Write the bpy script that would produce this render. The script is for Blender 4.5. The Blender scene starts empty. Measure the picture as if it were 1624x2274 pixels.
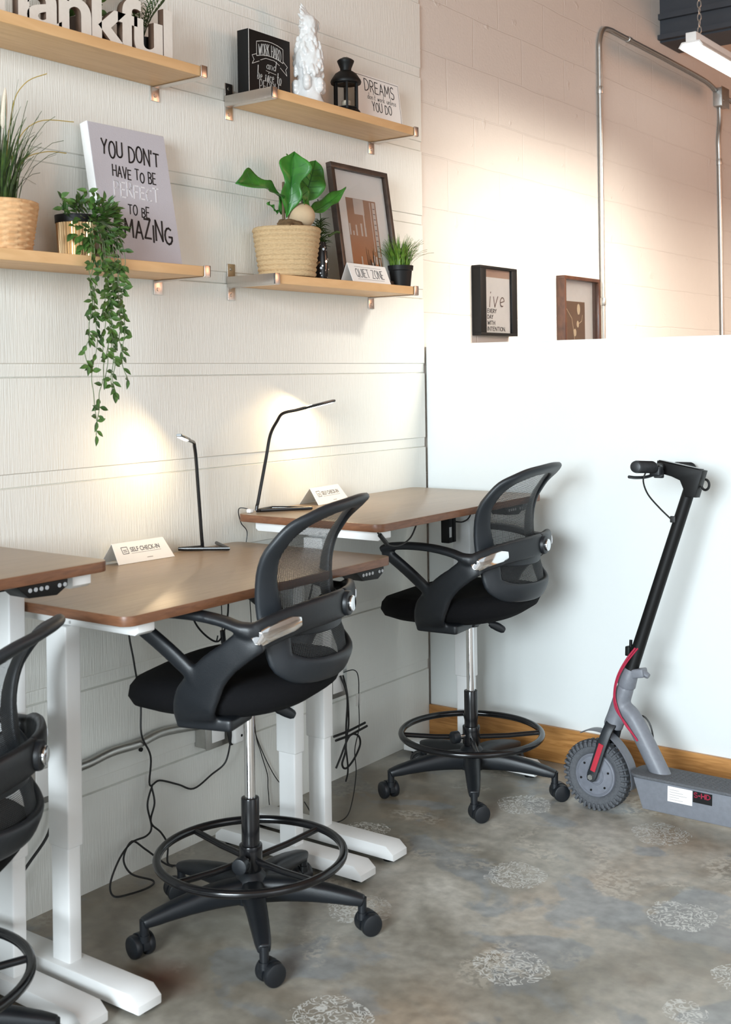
import bpy, bmesh, math, random
from math import sin, cos, pi, radians, atan2, sqrt, floor
from mathutils import Vector, Matrix
random.seed(7)
C = bpy.context.scene.collection
S = bpy.context.scene
# ------------------------------------------------------------------ camera
YAW = math.atan((2773-812)/2637.0)
cam = bpy.data.cameras.new('camera'); camo = bpy.data.objects.new('camera', cam); C.objects.link(camo)
cam.sensor_fit = 'HORIZONTAL'; cam.sensor_width = 36; cam.lens = 2637/1624*36
cam.shift_y = -(1137-833)/1624; cam.clip_start = .05
F = Vector((-sin(YAW), cos(YAW), 0)); R0 = Vector((cos(YAW), sin(YAW), 0)); U0 = Vector((0, 0, 1)); rl = .0138
R2 = R0*cos(rl)-U0*sin(rl); U2 = U0*cos(rl)+R0*sin(rl)
m = Matrix((R2, U2, -F)).transposed().to_4x4(); m.translation = Vector((2.517, -3.774, 1.38))
camo.matrix_world = m; S.camera = camo
cam.dof.use_dof = True; cam.dof.focus_distance = 3.9; cam.dof.aperture_fstop = 9
# ------------------------------------------------------------------ light, exposure
S.view_settings.view_transform = 'Standard'; S.view_settings.look = 'None'; S.view_settings.gamma = 1
S.view_settings.use_curve_mapping = False; S.view_settings.exposure = 0.0
w = bpy.data.worlds.new('world'); S.world = w; w.use_nodes = True
w.node_tree.nodes['Background'].inputs[0].default_value = (.87, .95, 1, 1)
w.node_tree.nodes['Background'].inputs[1].default_value = .82
def area(name, loc, tgt, sx, sy, power, col, spread=pi):
    l = bpy.data.lights.new(name, 'AREA'); l.shape = 'RECTANGLE'; l.size = sx; l.size_y = sy; l.energy = power; l.color = col
    l.spread = spread
    o = bpy.data.objects.new(name, l); C.objects.link(o); o.location = loc
    o.rotation_euler = (Vector(tgt)-Vector(loc)).to_track_quat('-Z', 'Y').to_euler(); return o
area('window_daylight', (2.3, -7.0, 2.0), (1.9, -.3, .1), 2.2, 1.8, 215, (.82, .93, 1), radians(110))
area('storefront_daylight', (6.5, -3.5, 2.0), (0, -1, 1.0), 2.5, 3.5, 50, (.92, .96, 1))
area('warm_fill_added', (5.2, 3.5, 2.6), (0, 2.2, 2.9), 2.0, 1.2, 70, (1, .52, .32))  # added warm fill with no lamp behind it, tints the upper block wall

# ------------------------------------------------------------------ materials
MATS = {}
def mat(name, col, rough=.5, metal=0, bump=0, scale=40, var=.06, stretch=(1, 1, 1), spec=.5, coat=0):
    if name in MATS: return MATS[name]
    M = bpy.data.materials.new(name); M.use_nodes = True; nt = M.node_tree; N = nt.nodes; Lk = nt.links
    b = N['Principled BSDF']; b.inputs['Roughness'].default_value = rough; b.inputs['Metallic'].default_value = metal
    b.inputs['Specular IOR Level'].default_value = spec; b.inputs['Coat Weight'].default_value = coat
    tc = N.new('ShaderNodeTexCoord'); mp = N.new('ShaderNodeMapping'); mp.inputs['Scale'].default_value = stretch
    Lk.new(tc.outputs['Object'], mp.inputs[0])
    n = N.new('ShaderNodeTexNoise'); n.inputs['Scale'].default_value = scale; n.inputs['Detail'].default_value = 4
    Lk.new(mp.outputs[0], n.inputs['Vector'])
    mx = N.new('ShaderNodeMix'); mx.data_type = 'RGBA'
    mx.inputs[6].default_value = tuple(c*(1-var) for c in col)+(1,); mx.inputs[7].default_value = tuple(min(1, c*(1+var)) for c in col)+(1,)
    Lk.new(n.outputs[0], mx.inputs[0]); Lk.new(mx.outputs[2], b.inputs['Base Color'])
    if bump:
        bp = N.new('ShaderNodeBump'); bp.inputs['Strength'].default_value = bump; bp.inputs['Distance'].default_value = .003
        Lk.new(n.outputs[0], bp.inputs['Height']); Lk.new(bp.outputs[0], b.inputs['Normal'])
    MATS[name] = M; return M
def nodes(M): return M.node_tree.nodes, M.node_tree.links, M.node_tree.nodes['Principled BSDF']
def ramp(N, stops):
    r = N.new('ShaderNodeValToRGB'); e = r.color_ramp.elements
    while len(e) < len(stops): e.new(.5)
    for k, (p, c) in enumerate(stops): e[k].position = p; e[k].color = tuple(c)+(1,) if len(c) == 3 else c
    return r
def wood(name, c1, c2, scale, stretch, rough=.4, bump=.05):
    M = mat(name, c1, rough, 0, 0, scale, 0, stretch); N, L, b = nodes(M)
    n = [x for x in N if x.type == 'TEX_NOISE'][0]; n.inputs['Distortion'].default_value = 1.2; n.inputs['Detail'].default_value = 8
    r = ramp(N, [(.3, c2), (.65, c1)]); L.new(n.outputs[0], r.inputs[0]); L.new(r.outputs[0], b.inputs['Base Color'])
    bp = N.new('ShaderNodeBump'); bp.inputs['Strength'].default_value = bump; bp.inputs['Distance'].default_value = .002
    L.new(n.outputs[0], bp.inputs['Height']); L.new(bp.outputs[0], b.inputs['Normal']); return M
m_siding = mat('painted_siding', (.77, .765, .715), .62, 0, .5, 16, .015, (1, 16, .8))
m_block = mat('painted_block', (.71, .655, .60), .5, 0, .15, 25, .02)
def block_joints(M):
    N, L, b = nodes(M); tc = N.new('ShaderNodeTexCoord'); sp = N.new('ShaderNodeSeparateXYZ'); cb = N.new('ShaderNodeCombineXYZ')
    L.new(tc.outputs['Object'], sp.inputs[0]); L.new(sp.outputs[1], cb.inputs[0]); L.new(sp.outputs[2], cb.inputs[1])
    br = N.new('ShaderNodeTexBrick'); br.inputs['Scale'].default_value = 1; br.inputs['Brick Width'].default_value = .405; br.inputs['Row Height'].default_value = .203
    br.inputs['Mortar Size'].default_value = .004; br.inputs['Mortar Smooth'].default_value = .6
    nz = N.new('ShaderNodeTexNoise'); nz.inputs['Scale'].default_value = 3; L.new(tc.outputs['Object'], nz.inputs['Vector'])
    ad = N.new('ShaderNodeVectorMath'); ad.operation = 'MULTIPLY_ADD'; ad.inputs[1].default_value = (.02, .02, 0)
    L.new(nz.outputs[1], ad.inputs[0]); L.new(cb.outputs[0], ad.inputs[2]); L.new(ad.outputs[0], br.inputs['Vector'])
    inv = N.new('ShaderNodeMath'); inv.operation = 'MULTIPLY'; inv.inputs[1].default_value = -.6; L.new(br.outputs['Fac'], inv.inputs[0])
    v = N.new('ShaderNodeTexNoise'); v.inputs['Scale'].default_value = 14; v.inputs['Detail'].default_value = 6; L.new(tc.outputs['Object'], v.inputs['Vector'])
    pw = N.new('ShaderNodeMath'); pw.operation = 'SUBTRACT'; pw.inputs[1].default_value = .66; pw.use_clamp = True; L.new(v.outputs[0], pw.inputs[0])
    m2 = N.new('ShaderNodeMath'); m2.operation = 'MULTIPLY_ADD'; m2.inputs[1].default_value = 9; L.new(pw.outputs[0], m2.inputs[0]); L.new(inv.outputs[0], m2.inputs[2])
    v2 = N.new('ShaderNodeTexNoise'); v2.inputs['Scale'].default_value = 90; L.new(tc.outputs['Object'], v2.inputs['Vector'])
    m3 = N.new('ShaderNodeMath'); m3.operation = 'MULTIPLY_ADD'; m3.inputs[1].default_value = .25; L.new(v2.outputs[0], m3.inputs[0]); L.new(m2.outputs[0], m3.inputs[2])
    bp = N.new('ShaderNodeBump'); bp.inputs['Strength'].default_value = .5; bp.inputs['Distance'].default_value = .006
    L.new(m3.outputs[0], bp.inputs['Height']); L.new(bp.outputs[0], b.inputs['Normal'])
block_joints(m_block)
m_part = mat('partition_white', (.735, .765, .755), .6, 0, .03, 60, .01)
m_oak = wood('oak_baseboard', (.55, .27, .085), (.33, .14, .035), 5, (1.2, 1, 14), .4)
m_desk = wood('desk_laminate', (.33, .245, .165), (.275, .20, .13), 5, (14, 1.2, 5), .32, .02)
m_deske = wood('desk_edge', (.21, .092, .045), (.14, .058, .028), 6, (3, 3, 20), .4, .02)
m_pine = wood('pine_shelf', (.72, .46, .23), (.62, .37, .17), 4, (10, 1, 6), .45, .02)
m_white = mat('white_metal', (.82, .82, .81), .35, 0, 0, 30, .01)
m_plast = mat('black_plastic', (.008, .010, .013), .42, 0, .1, 500, .1)
m_grayp = mat('charcoal_plastic', (.013, .0165, .021), .45, 0, .12, 400, .1)
m_gloss = mat('gloss_black_tube', (.008, .008, .009), .18, 0, 0, 50, .1)
m_fab = mat('black_fabric', (.006, .006, .007), .95, 0, .5, 700, .3, spec=.15)
m_chrome = mat('chrome', (.82, .82, .83), .08, 1, 0, 20, .02)
m_nickel = mat('brushed_nickel', (.62, .58, .54), .3, 1, .05, 300, .05, (1, 1, .1))
m_galv = mat('galvanised_steel', (.50, .50, .48), .38, 1, .1, 60, .1)
m_cord = mat('black_cord', (.012, .012, .012), .5)
m_black = mat('matte_black', (.005, .005, .005), .5, spec=.25)
m_paper = mat('white_card', (.85, .84, .82), .5, 0, 0, 50, .01)
m_ink = mat('black_ink', (.01, .01, .012), .6)
m_grayink = mat('grey_ink', (.12, .12, .13), .6)
m_glass = mat('picture_glass', (1, 1, 1), .02)
nodes(m_glass)[2].inputs['Transmission Weight'].default_value = 1; nodes(m_glass)[2].inputs['IOR'].default_value = 1.3

# floor: stained concrete
m_floor = mat('stained_concrete', (.3, .3, .3), .3, 0, 0, 2.2, 0)
def floor_mat(M):
    N, L, b = nodes(M); tc = N.new('ShaderNodeTexCoord')
    def noise(s, d=6, dist=0, v=None):
        n = N.new('ShaderNodeTexNoise'); n.inputs['Scale'].default_value = s; n.inputs['Detail'].default_value = d; n.inputs['Distortion'].default_value = dist
        L.new(v or tc.outputs['Object'], n.inputs['Vector']); return n
    def mix(f, a, bb, mode='MIX', fac=1):
        x = N.new('ShaderNodeMix'); x.data_type = 'RGBA'; x.blend_type = mode
        if f is None: x.inputs[0].default_value = fac
        else: L.new(f, x.inputs[0])
        for i, s in ((6, a), (7, bb)):
            if isinstance(s, tuple): x.inputs[i].default_value = s+(1,)
            else: L.new(s, x.inputs[i])
        return x.outputs[2]
    def math_(op, a, c=None, d=None, clamp=False):
        x = N.new('ShaderNodeMath'); x.operation = op; x.use_clamp = clamp
        for i, s in enumerate((a, c, d)):
            if s is None: continue
            if isinstance(s, (int, float)): x.inputs[i].default_value = s
            else: L.new(s, x.inputs[i])
        return x.outputs[0]
    base = ramp(N, [(.28, (.16, .145, .112)), (.42, (.30, .283, .24)), (.54, (.44, .42, .37)), (.68, (.56, .54, .485))])
    n1 = noise(2.3, 9, .6); L.new(n1.outputs[0], base.inputs[0])
    n2 = noise(1.4, 5, 1.0, None); r2 = ramp(N, [(.5, (0, 0, 0)), (.66, (1, 1, 1))]); L.new(n2.outputs[0], r2.inputs[0])
    c = mix(math_('MULTIPLY', r2.outputs[0], .55), base.outputs[0], (.33, .22, .125))
    mp = N.new('ShaderNodeMapping'); mp.inputs['Location'].default_value = (3.3, 7.1, 1); L.new(tc.outputs['Object'], mp.inputs[0])
    n3 = noise(3.6, 8, .4, mp.outputs[0]); r3 = ramp(N, [(.55, (0, 0, 0)), (.585, (1, 1, 1))]); L.new(n3.outputs[0], r3.inputs[0])
    c = mix(math_('MULTIPLY', r3.outputs[0], .6), c, (.27, .31, .345))
    n4 = noise(28, 8); r4 = ramp(N, [(.3, (.80, .80, .80)), (.7, (1.2, 1.2, 1.2))]); L.new(n4.outputs[0], r4.inputs[0])
    c = mix(None, c, r4.outputs[0], 'MULTIPLY')
    mp2 = N.new('ShaderNodeMapping'); mp2.inputs['Location'].default_value = (9.3, 2.1, 1); L.new(tc.outputs['Object'], mp2.inputs[0])
    n5 = noise(4.5, 12, .3, mp2.outputs[0]); r5 = ramp(N, [(.57, (0, 0, 0)), (.63, (1, 1, 1))]); L.new(n5.outputs[0], r5.inputs[0])
    n6 = noise(60, 3); r6 = ramp(N, [(.45, (0, 0, 0)), (.55, (1, 1, 1))]); L.new(n6.outputs[0], r6.inputs[0])
    c = mix(math_('MULTIPLY', math_('MULTIPLY', r5.outputs[0], r6.outputs[0]), .6), c, (.62, .58, .50))
    # dark stains near the siding wall, with light falloff painted into them
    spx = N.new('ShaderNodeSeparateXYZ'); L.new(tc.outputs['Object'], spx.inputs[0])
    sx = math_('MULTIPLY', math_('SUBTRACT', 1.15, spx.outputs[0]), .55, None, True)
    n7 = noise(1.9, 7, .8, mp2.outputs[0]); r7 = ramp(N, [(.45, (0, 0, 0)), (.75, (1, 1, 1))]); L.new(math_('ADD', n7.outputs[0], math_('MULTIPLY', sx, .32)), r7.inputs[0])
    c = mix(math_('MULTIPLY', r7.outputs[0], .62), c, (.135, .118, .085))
    # dried glue stamps
    warp = noise(9, 2); mask = None
    wv = N.new('ShaderNodeVectorMath'); wv.operation = 'MULTIPLY_ADD'; wv.inputs[1].default_value = (.05, .05, 0)
    L.new(warp.outputs[1], wv.inputs[0]); L.new(tc.outputs['Object'], wv.inputs[2])
    for (x, y, r) in ((.645, -.436, .080), (.89, -.922, .080), (1.124, -1.365, .082), (1.095, -.42, .078), (1.354, -.896, .080), (.661, -1.333, .082), (.924, -1.789, .09), (1.529, -1.33, .05), (1.6, -1.1, .08), (1.72, -.4, .08), (.35, -.9, .07)):
        d = N.new('ShaderNodeVectorMath'); d.operation = 'SUBTRACT'; d.inputs[1].default_value = (x+.025, y+.025, .0); L.new(wv.outputs[0], d.inputs[0])
        rt = N.new('ShaderNodeVectorRotate'); rt.rotation_type = 'Z_AXIS'; rt.inputs['Angle'].default_value = .5+x*3; L.new(d.outputs[0], rt.inputs['Vector'])
        sp_ = N.new('ShaderNodeSeparateXYZ'); L.new(rt.outputs[0], sp_.inputs[0])
        q = math_('ADD', math_('POWER', math_('ABSOLUTE', sp_.outputs[0]), 3), math_('POWER', math_('ABSOLUTE', sp_.outputs[1]), 3))
        k = math_('LESS_THAN', q, r**3); mask = k if mask is None else math_('MAXIMUM', mask, k)
    wn = noise(34, 0, 2.6); band = math_('ABSOLUTE', math_('SUBTRACT', wn.outputs[0], .5))
    sq = math_('SUBTRACT', 1.25, math_('MULTIPLY', band, 12, None), None, True)
    c = mix(math_('MULTIPLY', math_('MULTIPLY', mask, sq), .85), c, (.66, .67, .64))
    d = N.new('ShaderNodeVectorMath'); d.operation = 'DISTANCE'; d.inputs[1].default_value = (.53, -1.85, 0); L.new(wv.outputs[0], d.inputs[0])
    st = math_('SUBTRACT', 1, math_('MULTIPLY', d.outputs['Value'], 9), None, True)
    c = mix(st, c, (.12, .045, .02))
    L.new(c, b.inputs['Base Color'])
    rr = ramp(N, [(.3, (.28, .28, .28)), (.7, (.42, .42, .42))]); L.new(n4.outputs[0], rr.inputs[0]); L.new(rr.outputs[0], b.inputs['Roughness'])
    bp = N.new('ShaderNodeBump'); bp.inputs['Strength'].default_value = .06; bp.inputs['Distance'].default_value = .002
    L.new(n4.outputs[0], bp.inputs['Height']); L.new(bp.outputs[0], b.inputs['Normal'])
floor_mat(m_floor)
# see-through woven mesh: real holes in a fine black net
m_mesh = mat('black_mesh', (.012, .013, .014), .6)
def net(M):
    N, L, b = nodes(M); tc = N.new('ShaderNodeTexCoord'); sp = N.new('ShaderNodeSeparateXYZ'); L.new(tc.outputs['Object'], sp.inputs[0])
    def sn(o, k):
        a = N.new('ShaderNodeMath'); a.operation = 'MULTIPLY'; a.inputs[1].default_value = k; L.new(o, a.inputs[0])
        s = N.new('ShaderNodeMath'); s.operation = 'SINE'; L.new(a.outputs[0], s.inputs[0]); return s.outputs[0]
    mx = N.new('ShaderNodeMath'); mx.operation = 'MAXIMUM'; L.new(sn(sp.outputs[1], 2*pi/.0042), mx.inputs[0]); L.new(sn(sp.outputs[2], 2*pi/.0034), mx.inputs[1])
    th = N.new('ShaderNodeMath'); th.operation = 'GREATER_THAN'; th.inputs[1].default_value = .30; L.new(mx.outputs[0], th.inputs[0])
    L.new(th.outputs[0], b.inputs['Alpha'])
net(m_mesh)

# ------------------------------------------------------------------ mesh helpers
def V(*a): return Vector(a)
def box(bm, x0, y0, z0, x1, y1, z1, bev=0, M=None):
    g = bmesh.ops.create_cube(bm, size=1); vs = g['verts']
    for v in vs:
        v.co = Vector((x0+(v.co.x+.5)*(x1-x0), y0+(v.co.y+.5)*(y1-y0), z0+(v.co.z+.5)*(z1-z0)))
    if M is not None:
        for v in vs: v.co = M @ v.co
    if bev:
        es = list({e for v in vs for e in v.link_edges})
        bmesh.ops.bevel(bm, geom=es, offset=bev, segments=3, profile=.5, affect='EDGES')
def frame_of(t, u=None):
    t = t.normalized()
    if u is None: u = Vector((0, 0, 1)) if abs(t.z) < .9 else Vector((1, 0, 0))
    u = (u-t*u.dot(t)).normalized(); return u, t.cross(u)
def sweep(bm, pts, a, b=None, us=None, closed=False, n=10, p=2.0, cap=True):
    pts = [Vector(q) for q in pts]; K = len(pts); rings = []; b = b if b is not None else a
    ga = lambda s, i: s[i] if isinstance(s, (list, tuple)) else s
    prev = None
    for i in range(K):
        if closed: t = pts[(i+1) % K]-pts[i-1]
        else: t = pts[min(i+1, K-1)]-pts[max(i-1, 0)]
        if us is not None: u, v = frame_of(t, Vector(us[i]) if isinstance(us, list) else Vector(us))
        else:
            u, v = frame_of(t, prev) ; prev = u
        r = []
        for k in range(n):
            th = 2*pi*k/n; c, s = cos(th), sin(th)
            c = math.copysign(abs(c)**(2/p), c); s = math.copysign(abs(s)**(2/p), s)
            r.append(bm.verts.new(pts[i]+u*(ga(a, i)*c)+v*(ga(b, i)*s)))
        rings.append(r)
    for i in range(K if closed else K-1):
        A, B = rings[i], rings[(i+1) % K]
        for k in range(n): bm.faces.new((A[k], A[(k+1) % n], B[(k+1) % n], B[k]))
    if cap and not closed: bm.faces.new(rings[0][::-1]); bm.faces.new(rings[-1])
def smooth(pts, k=6, closed=False):
    P = [Vector(q) for q in pts]; n = len(P); out = []
    for i in range(n if closed else n-1):
        if closed: a, b, c, d = P[i-1], P[i], P[(i+1) % n], P[(i+2) % n]
        else: a, b, c, d = P[max(i-1, 0)], P[i], P[i+1], P[min(i+2, n-1)]
        for j in range(k):
            t = j/k; out.append(.5*((2*b)+(c-a)*t+(2*a-5*b+4*c-d)*t*t+(3*b-a-3*c+d)*t**3))
    if not closed: out.append(P[-1])
    return out
def tube(bm, pts, r, n=8, k=6, closed=False): sweep(bm, smooth(pts, k, closed) if k > 1 else pts, r, closed=closed, n=n)
def cyl(bm, p0, p1, r, r1=None, n=24, bev=0):
    p0, p1 = Vector(p0), Vector(p1); r1 = r if r1 is None else r1
    if bev:
        d = (p1-p0).normalized()*bev
        sweep(bm, [p0, p0+d*.3, p0+d, p1-d, p1-d*.3, p1], [r-bev, r-bev*.3, r, r1, r1-bev*.3, r1-bev], n=n)
    else: sweep(bm, [p0, p1], [r, r1], n=n)
def lathe(bm, prof, cx=0, cy=0, n=32, fn=None, cap=True):
    rings = []
    for (r, z) in prof:
        rr = []
        for k in range(n):
            th = 2*pi*k/n; q = fn(r, z, th) if fn else r
            rr.append(bm.verts.new((cx+q*cos(th), cy+q*sin(th), z)))
        rings.append(rr)
    for A, B in zip(rings, rings[1:]):
        for k in range(n): bm.faces.new((A[k], A[(k+1) % n], B[(k+1) % n], B[k]))
    if cap: bm.faces.new(rings[0][::-1]); bm.faces.new(rings[-1])
def prism(bm, poly, origin, ax, ay, az, d, bev=0):
    """extrude 2d poly (u,v) placed at origin+u*ax+v*ay through az*d"""
    origin, ax, ay, az = map(Vector, (origin, ax, ay, az))
    lo = [bm.verts.new(origin+ax*u+ay*v) for u, v in poly]; hi = [bm.verts.new(q.co+az*d) for q in lo]
    n = len(poly); fs = [bm.faces.new(lo[::-1]), bm.faces.new(hi)]
    for i in range(n): fs.append(bm.faces.new((lo[i], lo[(i+1) % n], hi[(i+1) % n], hi[i])))
    if bev:
        bmesh.ops.recalc_face_normals(bm, faces=fs)
        es = [e for e in set(e for f in fs[:2] for e in f.edges)]
        bmesh.ops.bevel(bm, geom=es, offset=bev, segments=2, profile=.5, affect='EDGES')
def BM(): return bmesh.new()
def obj(name, bm, m, parent=None, sm=True, remesh=0, ang=40, it=6):
    bmesh.ops.recalc_face_normals(bm, faces=bm.faces)
    me = bpy.data.meshes.new(name); bm.to_mesh(me); bm.free()
    if sm:
        for p_ in me.polygons: p_.use_smooth = True
        me.set_sharp_from_angle(angle=radians(ang))
    ms = m if isinstance(m, list) else [m]
    for q in ms: me.materials.append(q)
    o = bpy.data.objects.new(name, me); C.objects.link(o)
    if remesh:
        md = o.modifiers.new('r', 'REMESH'); md.mode = 'VOXEL'; md.voxel_size = remesh; md.use_smooth_shade = True
        s = o.modifiers.new('s', 'SMOOTH'); s.iterations = it; s.factor = .6
        dg = bpy.context.evaluated_depsgraph_get(); me2 = bpy.data.meshes.new_from_object(o.evaluated_get(dg))
        o.modifiers.clear(); o.data = me2
        if not me2.materials:
            for q in ms: me2.materials.append(q)
    if parent: o.parent = parent
    return o
def tag(o, label, cat=None, group=None):
    o['label'] = label
    if cat: o['category'] = cat
    if group: o['group'] = group
    return o
def thing(name, label, cat, loc=(0, 0, 0), rz=0, group=None):
    o = bpy.data.objects.new(name, None); C.objects.link(o); o.location = loc; o.rotation_euler = (0, 0, rz)
    o.empty_display_size = .05; return tag(o, label, cat, group)
def struct(name, bm, m, **k):
    o = obj(name, bm, m, **k); o['kind'] = 'structure'; return o
def copy_tree(o, parent=None):
    c = o.copy(); C.objects.link(c); c.parent = parent
    for ch in [x for x in C.objects if x.parent == o]: copy_tree(ch, c)
    return c
def kids(o): return [x for x in C.objects if x.parent == o]

# ------------------------------------------------------------------ hand lettering
def arc(cx, cy, rx, ry, a0, a1, n=9): return [(cx+rx*cos(radians(a0+(a1-a0)*i/n)), cy+ry*sin(radians(a0+(a1-a0)*i/n))) for i in range(n+1)]
G = {
 'A': (.6, [[(0, 0), (.3, 1), (.6, 0)], [(.1, .35), (.5, .35)]]), 'B': (.5, [[(0, 0), (0, 1)]+arc(.15, .76, .3, .24, 90, -90)+arc(.15, .26, .35, .26, 90, -90)+[(0, 0)]]),
 'C': (.55, [arc(.33, .5, .33, .5, 55, 305)]), 'D': (.6, [[(0, 0), (0, 1)]+arc(.1, .5, .5, .5, 90, -90)+[(0, 0)]]),
 'E': (.45, [[(.45, 1), (0, 1), (0, 0), (.45, 0)], [(0, .52), (.38, .52)]]), 'F': (.45, [[(.45, 1), (0, 1), (0, 0)], [(0, .52), (.36, .52)]]),
 'G': (.6, [arc(.33, .5, .33, .5, 55, 330)+[(.62, .45), (.36, .45)]]), 'H': (.55, [[(0, 0), (0, 1)], [(.55, 0), (.55, 1)], [(0, .5), (.55, .5)]]),
 'I': (.05, [[(.02, 0), (.02, 1)]]), 'K': (.5, [[(0, 0), (0, 1)], [(.48, 1), (.02, .42)], [(.18, .6), (.5, 0)]]), 'L': (.42, [[(0, 1), (0, 0), (.42, 0)]]),
 'M': (.7, [[(0, 0), (.06, 1), (.35, .3), (.64, 1), (.7, 0)]]), 'N': (.58, [[(0, 0), (0, 1), (.58, 0), (.58, 1)]]), 'O': (.62, [arc(.31, .5, .31, .5, 90, 450, 18)]),
 'P': (.48, [[(0, 0), (0, 1)]+arc(.18, .73, .3, .27, 90, -90)+[(0, .46)]]), 'Q': (.64, [arc(.31, .5, .31, .5, 90, 450, 18), [(.4, .22), (.64, -.06)]]),
 'R': (.52, [[(0, 0), (0, 1)]+arc(.18, .74, .3, .26, 90, -90)+[(0, .48)], [(.2, .48), (.52, 0)]]),
 'S': (.5, [arc(.25, .75, .24, .25, 40, 270)+arc(.25, .25, .25, .25, 90, -140)]), 'T': (.56, [[(0, 1), (.56, 1)], [(.28, 1), (.28, 0)]]),
 'U': (.55, [[(0, 1)]+arc(.275, .27, .275, .27, 180, 360)+[(.55, 1)]]), 'V': (.56, [[(0, 1), (.28, 0), (.56, 1)]]), 'W': (.8, [[(0, 1), (.2, 0), (.4, .8), (.6, 0), (.8, 1)]]),
 'Y': (.54, [[(0, 1), (.27, .48), (.54, 1)], [(.27, .48), (.24, 0)]]), 'Z': (.52, [[(0, 1), (.5, 1), (0, 0), (.52, 0)]]), '-': (.25, [[(0, .45), (.22, .45)]]),
 "'": (.08, [[(.04, 1.05), (.02, .82)]]), '.': (.06, [[(0, 0), (.04, .04)]]), ' ': (.3, []),
 'a': (.36, [arc(.17, .22, .17, .22, 40, 330)+[(.34, .1)], [(.34, .44), (.34, .06), (.4, 0)]]), 'b': (.34, [[(0, 1), (0, 0)], arc(.14, .22, .18, .22, 150, -150)]),
 'd': (.36, [arc(.17, .22, .17, .22, 40, 320), [(.34, 1), (.34, 0)]]), 'e': (.34, [[(.02, .2), (.32, .28)]+arc(.17, .24, .16, .2, 20, 300)]),
 'i': (.08, [[(.03, .44), (.03, 0)], [(.03, .6), (.05, .64)]]), 'k': (.34, [[(0, 1), (0, 0)], [(.3, .45), (0, .2), (.34, 0)]]), 'l': (.1, [[(0, 1), (.02, 0), (.1, 0)]]),
 'n': (.36, [[(0, .44), (0, 0)], arc(.17, .26, .17, .18, 170, 0)+[(.34, 0)]]), 'o': (.36, [arc(.18, .22, .18, .22, 90, 450, 12)]), 'r': (.26, [[(0, .44), (0, 0)], arc(.14, .26, .14, .18, 170, 50)]),
 's': (.28, [arc(.15, .33, .12, .11, 40, 260)+arc(.13, .11, .13, .11, 80, -140)]), 't': (.26, [[(.1, .8), (.1, .05), (.24, 0)], [(0, .5), (.24, .5)]]), 'c': (.3, [arc(.17, .22, .17, .22, 50, 310)]),
 'u': (.36, [[(0, .44)]+arc(.16, .17, .16, .17, 180, 360)+[(.34, .44), (.34, 0)]]), 'v': (.34, [[(0, .44), (.15, 0), (.34, .46)]]), 'w': (.5, [[(0, .44), (.12, 0), (.25, .4), (.38, 0), (.5, .46)]]),
}
def write(bm, text, o, ax, ay, nrm, h, w=None, lw=.06, gap=.2, jit=0, slant=0, arch=0):
    """strokes of real ink thickness; centred on o; ax reading direction, ay up; fits width w if given"""
    o, ax, ay, nrm = map(Vector, (o, ax, ay, nrm)); L_ = sum(G[c][0]+gap for c in text)-gap; sx = h if w is None else w/L_
    x = -L_/2; lwm = lw*h; rnd = random.Random(len(text)*7+ord(text[0]))
    for c in text:
        gw, st = G[c]; dy = rnd.uniform(-jit, jit); sc = 1+rnd.uniform(-jit, jit)
        for s in st:
            P = [o+ax*((x+px+slant*py)*sx)+ay*((py*sc+dy-.5-arch*((x+px)/L_*2)**2)*h) for px, py in s]
            for p, q in zip(P, P[1:]):
                d = q-p
                if d.length < 1e-6: continue
                d.normalize(); sd = nrm.cross(d)*lwm*.5; e = d*lwm*.35
                vs = [bm.verts.new(k_) for k_ in (p-e-sd, q+e-sd, q+e+sd, p-e+sd)]; hi = [bm.verts.new(v.co+nrm*.0006) for v in vs]
                bm.faces.new(hi); bm.faces.new(vs[::-1])
                for i in range(4): bm.faces.new((vs[i], vs[(i+1) % 4], hi[(i+1) % 4], hi[i]))
        x += gw+gap
def font_text(text, size, ext, off=0, spacing=1):
    cu = bpy.data.curves.new('t', 'FONT'); cu.body = text; cu.size = size; cu.extrude = ext; cu.offset = off; cu.space_character = spacing
    cu.align_x = 'LEFT'; cu.resolution_u = 6; o = bpy.data.objects.new('t', cu); C.objects.link(o)
    dg = bpy.context.evaluated_depsgraph_get(); me = bpy.data.meshes.new_from_object(o.evaluated_get(dg)); bpy.data.objects.remove(o)
    b = BM(); b.from_mesh(me); bmesh.ops.remove_doubles(b, verts=b.verts, dist=1e-5); return b

# ================================================================== SETTING
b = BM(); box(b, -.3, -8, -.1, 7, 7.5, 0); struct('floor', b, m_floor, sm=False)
b = BM(); prof = []; zk = [2.51+.281*i for i in range(4, -10, -1)]
prof.append((0, 3.9))
for z in zk:
    if z < .02: break
    prof += [(0, z+.037), (-.0045, z+.0345), (-.0045, z+.0025), (-.009, z), (-.0002, z-.0022)]
prof.append((0, 0)); 
for y in (-8, -.012):
    pass
A = [b.verts.new((x, -8, z)) for x, z in prof]; B = [b.verts.new((x, -.012, z)) for x, z in prof]
A2 = [b.verts.new((-.06, -8, 3.9)), b.verts.new((-.06, -8, 0))]; B2 = [b.verts.new((-.06, -.012, 3.9)), b.verts.new((-.06, -.012, 0))]
for i in range(len(A)-1): b.faces.new((A[i], A[i+1], B[i+1], B[i]))
b.faces.new(B+[B2[1], B2[0]]); b.faces.new(A[::-1]+[A2[0], A2[1]]); b.faces.new((A2[0], A2[1], B2[1], B2[0])); b.faces.new((A[0], B[0], B2[0], A2[0])); b.faces.new((A[-1], A2[1], B2[1], B[-1]))
struct('wall_left', b, m_siding, sm=False)
b = BM(); box(b, -.25, -.012, 0, -.012, 7.5, 3.9); struct('wall_left_block', b, m_block, sm=False)
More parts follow.
